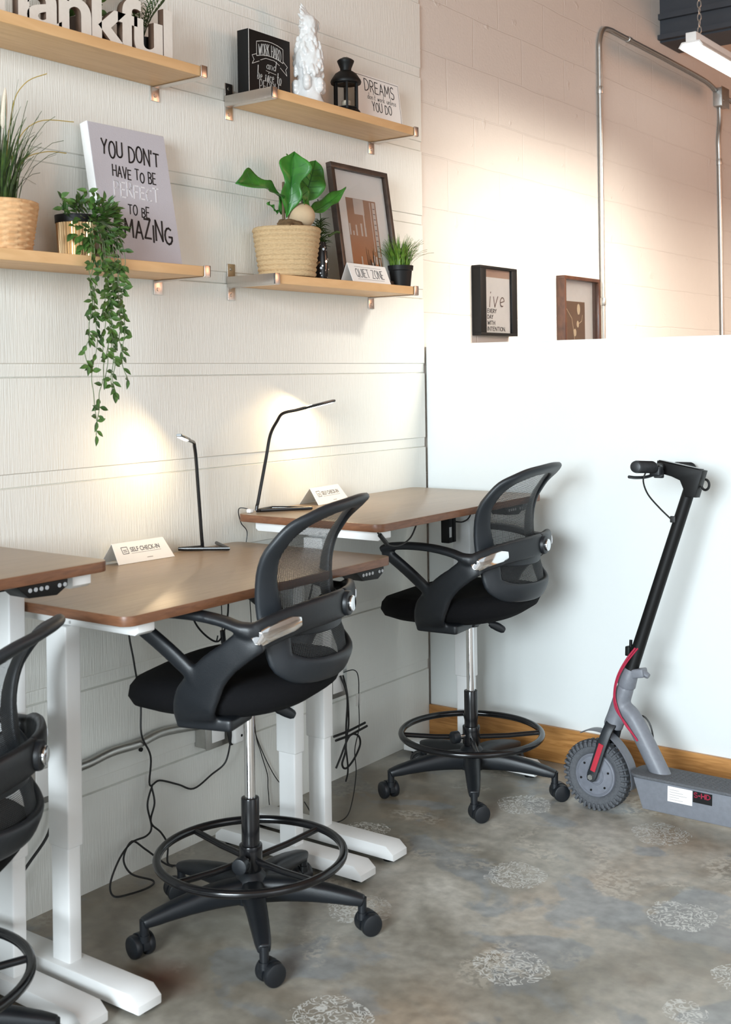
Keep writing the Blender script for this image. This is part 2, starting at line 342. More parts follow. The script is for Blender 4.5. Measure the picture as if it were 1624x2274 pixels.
b = BM(); box(b, 0, 0, 0, 3.1, .1, 1.494, .002); struct('wall_partition', b, m_part, sm=False)
b = BM(); box(b, 0.001, -.016, 0, 3.1, 0, .125, .003); struct('baseboard_partition', b, m_oak)
m_ceil = wood('wood_ceiling', (.55, .34, .2), (.42, .25, .14), 4, (1, 12, 1), .6)
b = BM(); box(b, -.3, -8, 3.9, 7, 7.5, 4.0); struct('ceiling', b, m_ceil, sm=False)
b = BM(); box(b, -.25, 7.5, 0, 7, 7.6, 3.9); struct('wall_back', b, m_block, sm=False)
b = BM(); box(b, 7, -.6, 0, 7.1, 7.6, 3.9); struct('wall_right_light_block', b, m_block, sm=False)  # unseen wall, added and lengthened to hold daylight off the block wall
m_beam = mat('painted_beam', (.035, .04, .05), .5, 0, .1, 30, .1)
b = BM(); box(b, -.012, 2.335, 3.16, 7, 2.36, 3.9); box(b, -.012, 2.30, 3.16, 7, 2.335, 3.185); box(b, -.012, 2.31, 3.27, 7, 2.335, 3.3)
box(b, -.012, 2.335, 3.15, 7, 2.60, 3.175); box(b, -.012, 2.45, 3.16, 7, 2.49, 3.9)
struct('trim_beam', b, m_beam)

# ================================================================== DESKS
def rrect(x0, y0, x1, y1, r, k=6):
    P = []
    for cx, cy, a in ((x1-r, y1-r, 0), (x0+r, y1-r, 90), (x0+r, y0+r, 180), (x1-r, y0+r, 270)):
        P += [(cx+r*cos(radians(a+90*i/k)), cy+r*sin(radians(a+90*i/k))) for i in range(k+1)]
    return P
def desk(label, y0, y1, h, rz=0, legx=.32, ends=(True, True), ctl=None, legs=None, dep=.55, x0=.02):
    t = thing('standing_desk', label, 'desk', (x0, y0, 0), rz, 'standing desks along the siding wall')
    Ln = y1-y0; b = BM(); prism(b, rrect(0, 0, dep, Ln, .03), (0, 0, h-.023), (1, 0, 0), (0, 1, 0), (0, 0, 1), .023, .002)
    b.normal_update()
    for f in b.faces: f.material_index = 0 if abs(f.normal.z) > .5 else 1
    obj('desktop', b, [m_desk, m_deske], t)
    legs = legs or (.085, Ln-.085)
    for ly in legs:
        b = BM(); box(b, legx-.035, ly-.022, .31, legx+.035, ly+.022, h-.06, .004); obj('upper_leg', b, m_white, t)
        b = BM(); box(b, legx-.03, ly-.0185, .045, legx+.03, ly+.0185, .33, .004); obj('lower_leg', b, m_white, t)
        b = BM()
        pr = [(.015, .012), (.55, .012), (.55, .03), (.525, .05), (.04, .05), (.015, .03)]
        prism(b, pr, (0, ly-.036, 0), (1, 0, 0), (0, 0, 1), (0, 1, 0), .072, .004); f_ = obj('foot', b, m_white, t)
        for px in (.05, .515):
            b = BM(); cyl(b, (px, ly, 0), (px, ly, .014), .02); obj('glide', b, m_black, f_)
        b = BM(); prism(b, [(.05, h-.045), (.06, h-.052), (dep-.03, h-.052), (dep-.02, h-.045), (dep-.02, h-.0235), (.05, h-.0235)], (0, ly-.03 if ly < Ln/2 else ly-.02, 0), (1, 0, 0), (0, 0, 1), (0, 1, 0), .05, .002)
        br = obj('side_bracket', b, m_white, t)
    b = BM(); box(b, legx-.04, legs[0], h-.06, legx+.04, legs[-1], h-.027, .003)
    for k in (.12, .2): cyl(b, (legx+k*.3, legs[0]-.03, h-.045), (legx+k*.3, legs[0]-.02, h-.045), .004)
    obj('crossbar', b, m_white, t)
    if ctl is not None:
        b = BM(); prism(b, [(0, 0), (.03, -.026), (.1, -.03), (.128, -.014), (.128, 0)][::-1], (dep-.066, ctl, h-.0235), (0, 1, 0), (0, 0, 1), (1, 0, 0), .064, .002)
        box(b, dep-.16, ctl+.0, h-.04, dep-.066, ctl+.12, h-.0235, .002)
        c = obj('control_panel', b, m_black, t)
        for k in (.032, .046, .060, .074, .106, .120):
            b = BM(); cyl(b, (dep-.003, ctl+k, h-.034), (dep-.001, ctl+k, h-.034), .0045, n=12)
            obj('button', b, mat('button_print', (.35, .36, .37), .5), c)
    return t
d0 = desk('brown standing desk cut off at the left edge, set highest of the three', -3.045, -2.045, .988, ctl=.755, legx=.27, legs=(.1, .93), dep=.54, x0=0)
d1 = desk('brown standing desk in the middle of the row, set lowest of the three', -2.085, -1.10, .878, rz=.012, ctl=.815, legx=.28, legs=(.08, .89), dep=.58, x0=.042)
d2 = desk('brown standing desk in the corner against the white partition', -1.098, -.12, .961, rz=.012, ctl=.71, legx=.265, legs=(.063, .905), dep=.54, x0=.025)

# ================================================================== CHAIRS
def prof_x(z):
    T = [(.64, .12), (.66, .135), (.70, .152), (.75, .147), (.80, .128), (.84, .12), (.92, .132), (.98, .16), (1.03, .20), (1.06, .24), (1.08, .272), (1.095, .30), (1.12, .345)]
    for (a, xa), (c, xc) in zip(T, T[1:]):
        if z <= c: u = max(0, (z-a)/(c-a)); return xa+(xc-xa)*u
    return T[-1][1]
def bow(z): return .10 if z < .86 else .10-.08*min(1, (z-.86)/.2)
def back_pt(y, z): return Vector((prof_x(z)+bow(z)*(1-min(1, abs(y)/.2)**2), y, z))
def chair(label, cat='chair'):
    t = thing('drafting_chair', label, cat, group='black mesh drafting chairs at the standing desks')
    # seat cushion
    b = BM(); cx = -.030; n = 48; rings = []
    for (s, z, dr) in ((0, .572, 0), (.5, .573, 0), (.8, .580, 0), (.95, .597, 0), (1.0, .620, 0), (.985, .642, 0), (.93, .657, 0), (.75, .664, 0), (.4, .660, 0), (0, .658, 0)):
        rr = []
        for k in range(n):
            th = 2*pi*k/n; c, q = cos(th), sin(th); e = 2/2.6
            x = math.copysign(abs(c)**e, c)*.25*s; y = math.copysign(abs(q)**e, q)*.255*s
            dz = -.022*max(0, -x/.245)**3 - .012*(abs(y)/.25)**3*0
            rr.append(b.verts.new((cx+x, y, z+dz+.026*max(0, x/.25)**2+.008*abs(y/.25)**2)))
            if s == 0: break
        rings.append(rr)
    for A, B in zip(rings, rings[1:]):
        if len(A) == 1:
            for k in range(n): b.faces.new((A[0], B[k], B[(k+1) % n]))
        elif len(B) == 1:
            for k in range(n): b.faces.new((A[k], A[(k+1) % n], B[0]))
        else:
            for k in range(n): b.faces.new((A[k], A[(k+1) % n], B[(k+1) % n], B[k]))
    obj('seat', b, m_fab, t, ang=80)
    b = BM(); box(b, -.12, -.07, .556, .05, .07, .586, .008); cyl(b, (0, 0, .545), (0, 0, .56), .03); obj('seat_mechanism', b, m_plast, t)
    b = BM(); sweep(b, smooth([(.03, -.0, .57), (.05, .02, .562), (.062, .03, .552)], 5), .004, n=8); sweep(b, smooth([(.058, .028, .553), (.078, .04, .543), (.10, .055, .528)], 4), [.008, .01, .013, .013, .014, .014, .013, .012, .008], .007, n=10)
    obj('height_lever', b, m_plast, t)
    # back frame
    half = [(0, .654), (.07, .655), (.135, .661), (.183, .682), (.208, .718), (.214, .77), (.216, .83), (.219, .90), (.224, .96), (.219, 1.005), (.205, 1.042), (.176, 1.070), (.130, 1.088), (.07, 1.098), (0, 1.102)]
    loop = half+[(-y, z) for y, z in half[-2:0:-1]]
    inn = []
    N2 = len(loop)
    for i, (y, z) in enumerate(loop):
        a, c = loop[i-1], loop[(i+1) % N2]; ty, tz = c[0]-a[0], c[1]-a[1]; l = sqrt(ty*ty+tz*tz); inn.append((-tz/l, ty/l))
    W = [.026+.013*max(0, min(1, 1-(abs(z-.81)/.13)))+ (.006 if z < .7 else 0) for y, z in loop]
    cen = [(y+i[0]*w_, z+i[1]*w_) for (y, z), i, w_ in zip(loop, inn, W)]
    pts = [back_pt(y, z) for y, z in cen]; us = [(back_pt(y+i[0]*.01, z+i[1]*.01)-back_pt(y, z)).normalized() for (y, z), i in zip(cen, inn)]
    P2, U2_, W2 = smooth(pts, 3, True), smooth(us, 3, True), [W[(i//3) % N2] for i in range(N2*3)]
    W2 = [(W2[i-2]+W2[i-1]+W2[i]+W2[(i+1) % len(W2)]+W2[(i+2) % len(W2)])/5 for i in range(len(W2))]
    b = BM(); sweep(b, P2, W2, .0115, us=U2_, closed=True, n=14, p=2.6); obj('back_frame', b, m_grayp, t, ang=70)
    b = BM(); cy_, cz_ = 0, .87; R = 14; edge = [(y+i[0]*w_*1.3, z+i[1]*w_*1.3) for (y, z), i, w_ in zip(loop, inn, W)]
    rings = [[b.verts.new(back_pt(cy_, cz_)-Vector((.006, 0, 0)))]]
    for r in range(1, R+1):
        rings.append([b.verts.new(back_pt(cy_+(y-cy_)*r/R, cz_+(z-cz_)*r/R)-Vector((.006*(1-(r/R)**4), 0, 0))) for y, z in edge])
    for k in range(N2): b.faces.new((rings[0][0], rings[1][k], rings[1][(k+1) % N2]))
    for A, B in zip(rings[1:], rings[2:]):
        for k in range(N2): b.faces.new((A[k], A[(k+1) % N2], B[(k+1) % N2], B[k]))
    obj('back_mesh', b, m_mesh, t, ang=80)
    b = BM(); lp = [back_pt(y, .797+.012*(abs(y)/.18)**2)+Vector((.003, 0, 0)) for y in [-.185+.37*i/20 for i in range(21)]]; sweep(b, lp, .030, .0065, us=(0, 0, 1), n=12, p=3); obj('lumbar_bar', b, m_grayp, t)
    # arms
    for s in (-1, 1):
        b = BM()
        limb = smooth([(-.005, s*.19, .588), (-.018, s*.24, .594), (-.012, s*.262, .63), (.012, s*.27, .67), (.045, s*.275, .715), (.10, s*.278, .76), (.145, s*.274, .792), (.172, s*.245, .808), (.203, s*.185, .820), (.232, s*.115, .827), (.250, s*.05, .83), (.254, 0, .83)], 6)
        K = len(limb); ws = [.056 if i < 14 else .056-(i-14)*.0014 if i < 28 else .036 for i in range(K)]
        ws = [max(.0335, x) for x in ws]; us = []
        for i in range(K):
            tt = (limb[min(i+1, K-1)]-limb[max(i-1, 0)]).normalized(); side = Vector((0, s, 0)) if i < 38 else Vector((1, s*.5, 0)) if i < 48 else Vector((1, 0, 0))
            us.append(list(side.cross(tt)) if i >= 6 else [1, 0, 0])
        sweep(b, limb, ws, .0125, us=us, n=14, p=3)
        box(b, -.07, min(s*.13, s*.25), .568, .075, max(s*.13, s*.25), .600, .008)
        rail = smooth([(-.175, s*.272, .822), (-.15, s*.272, .834), (-.08, s*.274, .841), (0, s*.277, .840), (.07, s*.278, .830), (.12, s*.278, .815), (.16, s*.268, .806)], 5)
        sweep(b, rail, [.010]+[.0125]*(len(rail)-8)+[.014, .016, .018, .02, .02, .02, .02], [.014]+[.021]*(len(rail)-4)+[.018, .016, .014], us=(0, 0, 1), n=14, p=2.6)
        fr = smooth([(-.168, s*.272, .820), (-.12, s*.272, .788), (-.07, s*.272, .752), (-.02, s*.272, .712), (.02, s*.27, .675)], 5)
        sweep(b, fr, [.014, .016]+[.019]*(len(fr)-8)+[.018, .022, .026, .03, .032, .034], .0125, us=(1, 0, .6), n=14, p=2.8)
        ao = obj('armrest', b, m_plast, t, remesh=.0042)
        b = BM(); q = [limb[i] for i in range(36, 50)]; o_ = []
        for i in range(36, 50):
            tt = (limb[i+1]-limb[i-1]).normalized(); u = Vector(us[i]); u = (u-tt*u.dot(tt)).normalized(); nn = tt.cross(u)
            if nn.dot(Vector((.3, s, 0))) < 0: nn = -nn
            o_.append(limb[i]+nn*.0130-Vector((0, 0, .002)))
        sweep(b, o_, [.011, .0155]+[.018]*10+[.0155, .011], .004, us=[us[i] for i in range(36, 50)], n=12, p=3.5); obj('chrome_accent', b, m_chrome, ao)
    b = BM(); cyl(b, (.245, 0, .83), (.276, 0, .83), .030, bev=.006, n=28); kb = obj('back_knob', b, m_plast, t)
    b = BM(); cyl(b, (.276, 0, .83), (.283, 0, .83), .019, n=24, bev=.002); obj('knob_cap', b, m_chrome, kb)
    # column and ring
    b = BM(); cyl(b, (0, 0, .16), (0, 0, .556), .0135, n=28); obj('gas_cylinder', b, m_chrome, t)
    b = BM(); cyl(b, (0, 0, .10), (0, 0, .332), .0225, n=28, bev=.002); cyl(b, (0, 0, .155), (0, 0, .215), .029, n=28, bev=.002); obj('column_sleeve', b, m_gloss, t)
    b = BM(); sweep(b, [(.232*cos(2*pi*k/72), .232*sin(2*pi*k/72), .19) for k in range(72)], .0105, closed=True, n=12)
    for k in range(4):
        a = radians(8+90*k); sweep(b, [(.02*cos(a), .02*sin(a), .178), (.12*cos(a), .12*sin(a), .18), (.226*cos(a), .226*sin(a), .188)], .008, n=10)
    fr_ = obj('foot_ring', b, m_gloss, t)
    b = BM(); a = radians(215); cyl(b, (.025*cos(a), .025*sin(a), .185), (.05*cos(a), .05*sin(a), .185), .007); obj('clamp_screw', b, m_chrome, fr_)
    b = BM(); cyl(b, (.05*cos(a), .05*sin(a), .185), (.075*cos(a), .075*sin(a), .185), .02, bev=.003); obj('clamp_knob', b, m_plast, fr_)
    b = BM(); lathe(b, [(.012, .075), (.045, .078), (.05, .095), (.048, .118), (.036, .14), (.026, .15)], n=30); obj('base_hub', b, m_plast, t)
    legs = []
    for k in range(5):
        a = radians(72*k); d = Vector((cos(a), sin(a), 0)); sd = Vector((-sin(a), cos(a), 0))
        b = BM(); pts = [d*.02+Vector((0, 0, .105)), d*.10+Vector((0, 0, .108)), d*.19+Vector((0, 0, .1)), d*.262+Vector((0, 0, .088)), d*.282+Vector((0, 0, .083))]
        sweep(b, smooth(pts, 4), [.031, .030, .028, .027, .026, .025, .0245, .024, .023, .022, .021, .020, .0185, .017, .016, .015, .011], [.031, .031, .031, .030, .029, .0275, .0255, .023, .022, .020, .018, .017, .015, .0135, .013, .0125, .01], us=list(map(list, [sd]*17)), n=14, p=3)
        cyl(b, d*.278+Vector((0, 0, .092)), d*.278+Vector((0, 0, .05)), .0115, .0105, n=16)
        lg = obj('leg', b, m_plast, t)
        ca = a+random.choice([1.2, 2.0, -1.3, .6, -2.2]); e = Vector((cos(ca), sin(ca), 0)); ax = Vector((-sin(ca), cos(ca), 0)); c0 = d*.278+e*.016+Vector((0, 0, .0275))
        b = BM()
        for s in (-1, 1): cyl(b, c0+ax*s*.008, c0+ax*s*.028, .0275, bev=.006, n=28)
        cyl(b, c0-ax*.008, c0+ax*.008, .008, n=12)
        hood = [(cos(th)*.029, sin(th)*.029) for th in [radians(x) for x in range(-10, 200, 15)]]
        pl = [(0.004, 0.006)]+hood
        prism(b, pl, c0-ax*.0085, -e, (0, 0, 1), ax, .017); cyl(b, d*.278+Vector((0, 0, .04)), d*.278+Vector((0, 0, .056)), .013, n=16)
        obj('caster', b, m_plast, lg)
    return t
ch1 = chair('black mesh drafting chair in the foreground, pulled up to the middle standing desk')
ch1.location = (.507, -1.578, 0); ch1.rotation_euler.z = radians(17)
ch2 = copy_tree(ch1); tag(ch2, 'black mesh drafting chair farthest back, between the corner desk and the partition')
ch2.location = (.438, -.418, 0); ch2.rotation_euler.z = radians(6)
ch3 = copy_tree(ch1); tag(ch3, 'black mesh drafting chair cropped by the left edge, its seat lower than the others')
ch3.location = (.372, -2.432, 0); ch3.rotation_euler.z = radians(33)
def base_rot(ch, leg, ring):
    a = math.degrees(ch.rotation_euler.z)
    for c in kids(ch):
        nm = c.name.split('.')[0]
        if nm == 'leg': c.rotation_euler.z = radians(leg-a)
        if nm == 'foot_ring': c.rotation_euler.z = radians(ring-8-a)
base_rot(ch1, -114, 82); base_rot(ch2, -129, 37); base_rot(ch3, -100, 60)
for c in kids(ch3):
    if c.name.split('.')[0] in ('seat', 'seat_mechanism', 'height_lever', 'back_frame', 'back_mesh', 'lumbar_bar', 'armrest', 'back_knob', 'gas_cylinder'): c.location.z = -.19

# ================================================================== SHELVES
def shelf(label, y0, y1, z, grp='pine shelves on the siding wall'):
    t = thing('wall_shelf', label, 'shelf', (0, 0, 0), 0, grp); D = .19; th = .028
    b = BM(); box(b, .0015, y0+.004, z, D, y1-.004, z+th, .0015); obj('board', b, m_pine, t)
    for s, ye in ((1, y0), (-1, y1)):
        b = BM(); lo, hi = (ye, ye+.0035) if s > 0 else (ye-.0035, ye)
        box(b, .001, lo, z-.002, D+.006, hi, z+th+.002, .0008)
        a, c = (ye, ye+.024) if s > 0 else (ye-.024, ye)
        box(b, D+.0015, a, z-.002, D+.006, c, z+th+.002, .0008)
        box(b, .001, a+.002*s, z-.0035, D+.003, c, z-.0005, .0005)
        u, v = (ye+.001, ye+.034) if s > 0 else (ye-.034, ye-.001)
        box(b, .0008, u, z-.042, .004, v, z-.001, .0008); 
        box(b, .0008, u, z+th+.001, .004, v, z+th+.042, .0008)
        br = obj('bracket', b, m_nickel, t)
        for zz in (z-.026, z+th+.026):
            b = BM(); cyl(b, (.004, (u+v)/2, zz), (.0058, (u+v)/2, zz), .0055, n=16); obj('screw', b, m_galv, br)
    return t
shelf('pine wall shelf holding the black motto block, ceramic bird and lantern', -1.098, -.322, 2.214)
shelf('pine wall shelf holding the fiddle-leaf basket, framed print and grass pot', -1.098, -.335, 1.658)
shelf('pine wall shelf with white wooden letters, cropped by the top left corner', -2.16, -1.372, 2.217)
shelf('pine wall shelf holding the grey canvas and the trailing vine', -2.16, -1.37, 1.661)
ZT, ZB, ZLT, ZLB = 2.2422, 1.6862, 2.2452, 1.6892

# ================================================================== TOP RIGHT SHELF ITEMS
def tplane(o, text, ctr, h, w, m, name='lettering', tilt=0, rise=0, **k):
    """lettering on a face that looks towards +x; tilt leans it back"""
    n = Vector((cos(tilt), 0, sin(tilt))); up = Vector((-sin(tilt), 0, cos(tilt))); ax = Vector((0, 1, 0))*cos(rise)+up*sin(rise)
    b = BM(); write(b, text, ctr, ax, n.cross(ax), n, h, w, **k); return obj(name, b, m, o, sm=False)
m_black_sign = mat('black_sign_paint', (.006, .006, .006), .6, spec=.2)
m_chalk = mat('chalk_white', (.62, .62, .60), .8)
t = thing('motto_block', 'black square block with white chalk motto, leftmost on the shelf', 'block sign', (0, 0, 0))
b = BM(); box(b, .045, -1.085, ZT, .09, -.888, ZT+.197, .0015); obj('panel', b, m_black_sign, t)
b = BM(); box(b, .0902, -1.084, ZT+.001, .0906, -1.0815, ZT+.196); obj('edge_line', b, m_chalk, t)
b = BM()
def bpoly(b, P, x, lw):
    for p, q in zip(P, P[1:]): sweep(b, [(x, *p), (x, *q)], lw, .0003, us=(0, -(q[1]-p[1]), q[0]-p[0]), n=4)
yc, zc = -.985, ZT+.097
def bar_(dy, dz): return [(yc+dy+u*.062, zc+dz-.010*u*u) for u in [-1, -.6, -.2, .2, .6, 1]]
bpoly(b, [(yc-.062, zc+.024)]+bar_(0, .078)+bar_(0, .034)[::-1], .0905, .0009)
bpoly(b, [(yc-.062, zc+.030), (yc-.083, zc+.022), (yc-.074, zc+.010), (yc-.083, zc-.004), (yc-.050, zc+.010)], .0905, .0008)
bpoly(b, [(yc+.062, zc+.030), (yc+.083, zc+.016), (yc+.074, zc+.006), (yc+.080, zc-.012), (yc+.048, zc+.008)], .0905, .0008)
bpoly(b, [(yc-.045, zc+.014), (yc-.02, zc+.024), (yc+.02, zc+.024), (yc+.045, zc+.014)], .0905, .0008)
bpoly(b, [(yc-.02, zc-.014), (yc+.028, zc-.018)], .0905, .0006)
obj('ribbon_banner', b, m_chalk, t, sm=False)
tplane(t, 'WORK HARD', (.0903, yc, zc+.052), .034, .105, m_chalk, 'words_work_hard', arch=.25, lw=.045)
tplane(t, 'and', (.0903, yc+.004, zc+.008), .030, .042, m_chalk, 'words_and', lw=.06, slant=.2)
tplane(t, 'be nice to', (.0903, yc-.004, zc-.026), .042, .11, m_chalk, 'words_be_nice_to', lw=.06, slant=.15, jit=.05)
tplane(t, 'PEOPLE', (.0903, yc, zc-.064), .034, .10, m_chalk, 'words_people', lw=.045)

# ceramic bird
m_cer = mat('white_glazed_ceramic', (.70, .70, .69), .12, 0, .55, 55, .01, (1, 1, .7), coat=.6)
t = thing('ceramic_cockatoo', 'glossy white ceramic cockatoo statue between motto block and lantern', 'statue', (.10, -.808, ZT))
b = BM()
def ell(b, c, r, n=24, rz=0):
    g = bmesh.ops.create_uvsphere(b, u_segments=n, v_segments=n//2, radius=1)
    Mx = Matrix.Translation(c) @ (rz if isinstance(rz, Matrix) else Matrix.Rotation(rz, 4, 'Y')) @ Matrix.Diagonal((*r, 1))
    for v in g['verts']: v.co = Mx @ v.co
lathe(b, [(.046, 0), (.049, .012), (.045, .03), (.039, .055), (.035, .08), (.039, .10), (.045, .125), (.0475, .148), (.045, .17), (.037, .192), (.030, .215), (.0285, .24), (.030, .26), (.029, .278), (.022, .292), (.008, .30)], n=64, fn=lambda r, z, th: r*(1+(.06*sin(3*th+z*55)+.03*sin(7*th-z*120) if z < .11 else .035*sin(12*th+z*150)+.03*sin(5*th-z*60))))
ell(b, (.012, .036, .140), (.020, .016, .048)); ell(b, (.0, -.036, .148), (.022, .015, .040)); ell(b, (-.012, .034, .085), (.014, .014, .04))
sweep(b, smooth([(.0, .025, .285), (.004, .040, .280), (.006, .046, .265), (.004, .041, .252)], 4), [.012, .012, .011, .010, .010, .009, .008, .007, .006, .0045, .003, .002, .0015], n=10)
for k, (dy, dz, l) in enumerate(((-.006, .0, .045), (-.012, -.003, .042), (-.017, -.008, .038), (-.02, -.016, .032), (0, .002, .042), (-.021, -.028, .028), (-.023, -.042, .024))):
    p = Vector((0, .0+dy, .295+dz)); d = Vector((.1*(k % 3-1), -.7-.1*k, 1.0-.16*k)).normalized()
    sweep(b, [p, p+d*l*.5+Vector((0, 0, .003)), p+d*l], [.009, .007, .0015], n=8)
for z_ in (.06, .075):
    for a in range(6): ell(b, (.045*cos(a*1.05), .045*sin(a*1.05), z_+.01*sin(a*3)), (.014, .014, .018))
rnd = random.Random(4)
for i in range(90):
    a = rnd.uniform(0, 2*pi); z = rnd.uniform(.10, .245); rr = .046 if z < .165 else .046-(z-.165)*.24; ell(b, (rr*cos(a), rr*sin(a), z), (.007, .007, .013), 10)
obj('bird_body', b, m_cer, t, remesh=.0026, it=2)
# lantern
t = thing('lantern', 'small black metal lantern with glass panes', 'lantern', (.105, -.618, ZT))
b = BM(); lathe(b, [(.048, 0), (.052, .004), (.052, .01), (.045, .022), (.041, .026), (.0, .026)], n=36); obj('base', b, m_black, t)
b = BM()
for k in range(6):
    a = radians(60*k+12); box(b, -.0035, -.0035, .02, .0035, .0035, .118, .0008, Matrix.Rotation(a, 4, 'Z') @ Matrix.Translation((.040, 0, 0)))
for z in (.03, .112): sweep(b, [(.040*cos(radians(60*k+12)), .040*sin(radians(60*k+12)), z) for k in range(6)], .003, closed=True, n=6)
obj('cage', b, m_black, t)
b = BM()
for k in range(6):
    a0, a1 = radians(60*k+12), radians(60*k+72); p, q = Vector((.0385*cos(a0), .0385*sin(a0), .03)), Vector((.0385*cos(a1), .0385*sin(a1), .03)); nn = (p+q).normalized()*.0012; u = Vector((0, 0, .08))
    vs = [b.verts.new(c) for c in (p, q, q+u, p+u)]; hi = [b.verts.new(v.co-nn) for v in vs]; b.faces.new(vs); b.faces.new(hi[::-1])
    for i in range(4): b.faces.new((vs[i], hi[i], hi[(i+1) % 4], vs[(i+1) % 4]))
obj('glass_panes', b, m_glass, t, sm=False)
b = BM(); lathe(b, [(.0, .112), (.050, .112), (.052, .118), (.050, .124), (.046, .13), (.036, .145), (.024, .153), (.019, .155), (.019, .163), (.026, .180), (.0285, .186), (.0285, .189), (.022, .194), (.010, .200), (0, .2015)], n=40); obj('roof', b, m_black, t)
b = BM(); sweep(b, [(.0, .0, .199), (0, 0, .204)], [.006, .003], n=10); lathe(b, [(.016, .026), (.016, .055), (0, .056)], n=20); obj('candle_cup', b, mat('candle_wax', (.6, .55, .45), .5), t)
# dreams card
t = thing('motto_card', 'white card reading dreams, right end of the upper right shelf', 'card sign')
ti = .12; base = Vector((.085, 0, ZT)); up = Vector((-sin(ti), 0, cos(ti))); nn = Vector((cos(ti), 0, sin(ti)))
def card(parent, y0, y1, base, ti, h, th=.002, m=m_paper, name='card'):
    b = BM(); up = Vector((-sin(ti), 0, cos(ti))); nn = Vector((cos(ti), 0, sin(ti))); prism(b, [(0, 0), (y1-y0, 0), (y1-y0, h), (0, h)], Vector((base[0], y0, base[2]))-nn*th, (0, 1, 0), up, nn, th); return obj(name, b, m, parent, sm=False)
card(t, -.525, -.252, base, ti, .184)
def on(base, ti, y, h, e=.0003): return Vector((base[0], y, base[2]))+Vector((-sin(ti), 0, cos(ti)))*h+Vector((cos(ti), 0, sin(ti)))*e
b = BM(); 
for p, q in (((-.520, .178), (-.258, .178)), ((-.258, .178), (-.258, .006)), ((-.520, .178), (-.520, .006))):
    P_, Q_ = on(base, ti, *p), on(base, ti, *q); sweep(b, [P_, Q_], .0008, .0003, us=nn.cross(Q_-P_), n=4)
obj('border_line', b, m_ink, t, sm=False)
tplane(t, 'DREAMS', on(base, ti, -.376, .146), .042, .175, m_ink, 'words_dreams', tilt=ti, jit=.06, lw=.07)
tplane(t, "don't work unless", on(base, ti, -.368, .111), .023, .170, m_ink, 'words_dont_work_unless', tilt=ti, lw=.045, slant=.15)
tplane(t, 'YOU DO', on(base, ti, -.372, .077), .032, .115, m_ink, 'words_you_do', tilt=ti, jit=.05, lw=.08)

# ================================================================== LOWER RIGHT SHELF ITEMS
m_rope = mat('seagrass_rope', (.50, .35, .19), .85, 0, .9, 120, .25, (1, 1, 2.2))
m_soil = mat('moss_filler', (.12, .07, .03), .95, 0, 1, 120, .4)
def leafmat(name, c1, c2, sc=6, rough=.4):
    M = mat(name, c1, rough, 0, .3, 40, .2); N, L, b = nodes(M); n = [x for x in N if x.type == 'TEX_NOISE'][0]; n.inputs['Scale'].default_value = sc*5
    r = ramp(N, [(.35, c2), (.65, c1)]); L.new(n.outputs[0], r.inputs[0]); L.new(r.outputs[0], b.inputs['Base Color']); b.inputs['Subsurface Weight'].default_value = 0; return M
m_fig = leafmat('fig_leaf_green', (.045, .22, .025), (.02, .12, .015), 3)
m_figv = mat('fig_leaf_vein', (.015, .09, .015), .5)
m_vine = leafmat('vine_leaf_green', (.085, .18, .035), (.025, .07, .016), 6)
m_grass = leafmat('grass_green', (.16, .27, .03), (.03, .10, .01), 10)
m_dgrass = leafmat('dark_grass_green', (.06, .11, .02), (.02, .05, .012), 10)
m_ystem = mat('yellow_grass_blade', (.42, .30, .05), .6)
m_stem = mat('brown_stem', (.12, .08, .04), .7)
t = thing('potted_fiddle_leaf', 'broad-leaved green plant in a round seagrass rope basket', 'potted plant', (.112, -.942, ZB))
b = BM(); prof = []
for i in range(60):
    u = i/59; prof.append((.087+.021*u+.0045*abs(sin(u*pi*10)), .002+u*.15))
prof += [(.106, .153), (.102, .149), (.098, .135), (0, .132)]
lathe(b, [(.0, 0)]+prof, n=72, fn=lambda r, z, th: r*(1+.006*sin(26*th+z*400)+.035*cos(4*th+.5)*min(1, z*20+.3))); obj('basket', b, m_rope, t)
b = BM(); lathe(b, [(.0, .132), (.097, .132), (.09, .145), (.05, .156), (0, .16)], n=40, fn=lambda r, z, th: r*(1+.05*sin(9*th)))
sweep(b, smooth([(.02, -.06, .155), (.05, -.05, .165), (.06, -.02, .160), (.04, .01, .165), (.015, -.01, .168), (.01, -.04, .168)], 4), .012, n=8)
sweep(b, smooth([(.07, -.075, .15), (.065, -.05, .160), (.075, -.03, .158), (.07, -.01, .155)], 4), .008, n=8); obj('filler', b, m_soil, t)
b = BM(); sweep(b, smooth([(.0, -.01, .14), (.005, -.02, .20), (-.01, .0, .30)], 4), .005, n=8); obj('stem', b, m_stem, t)
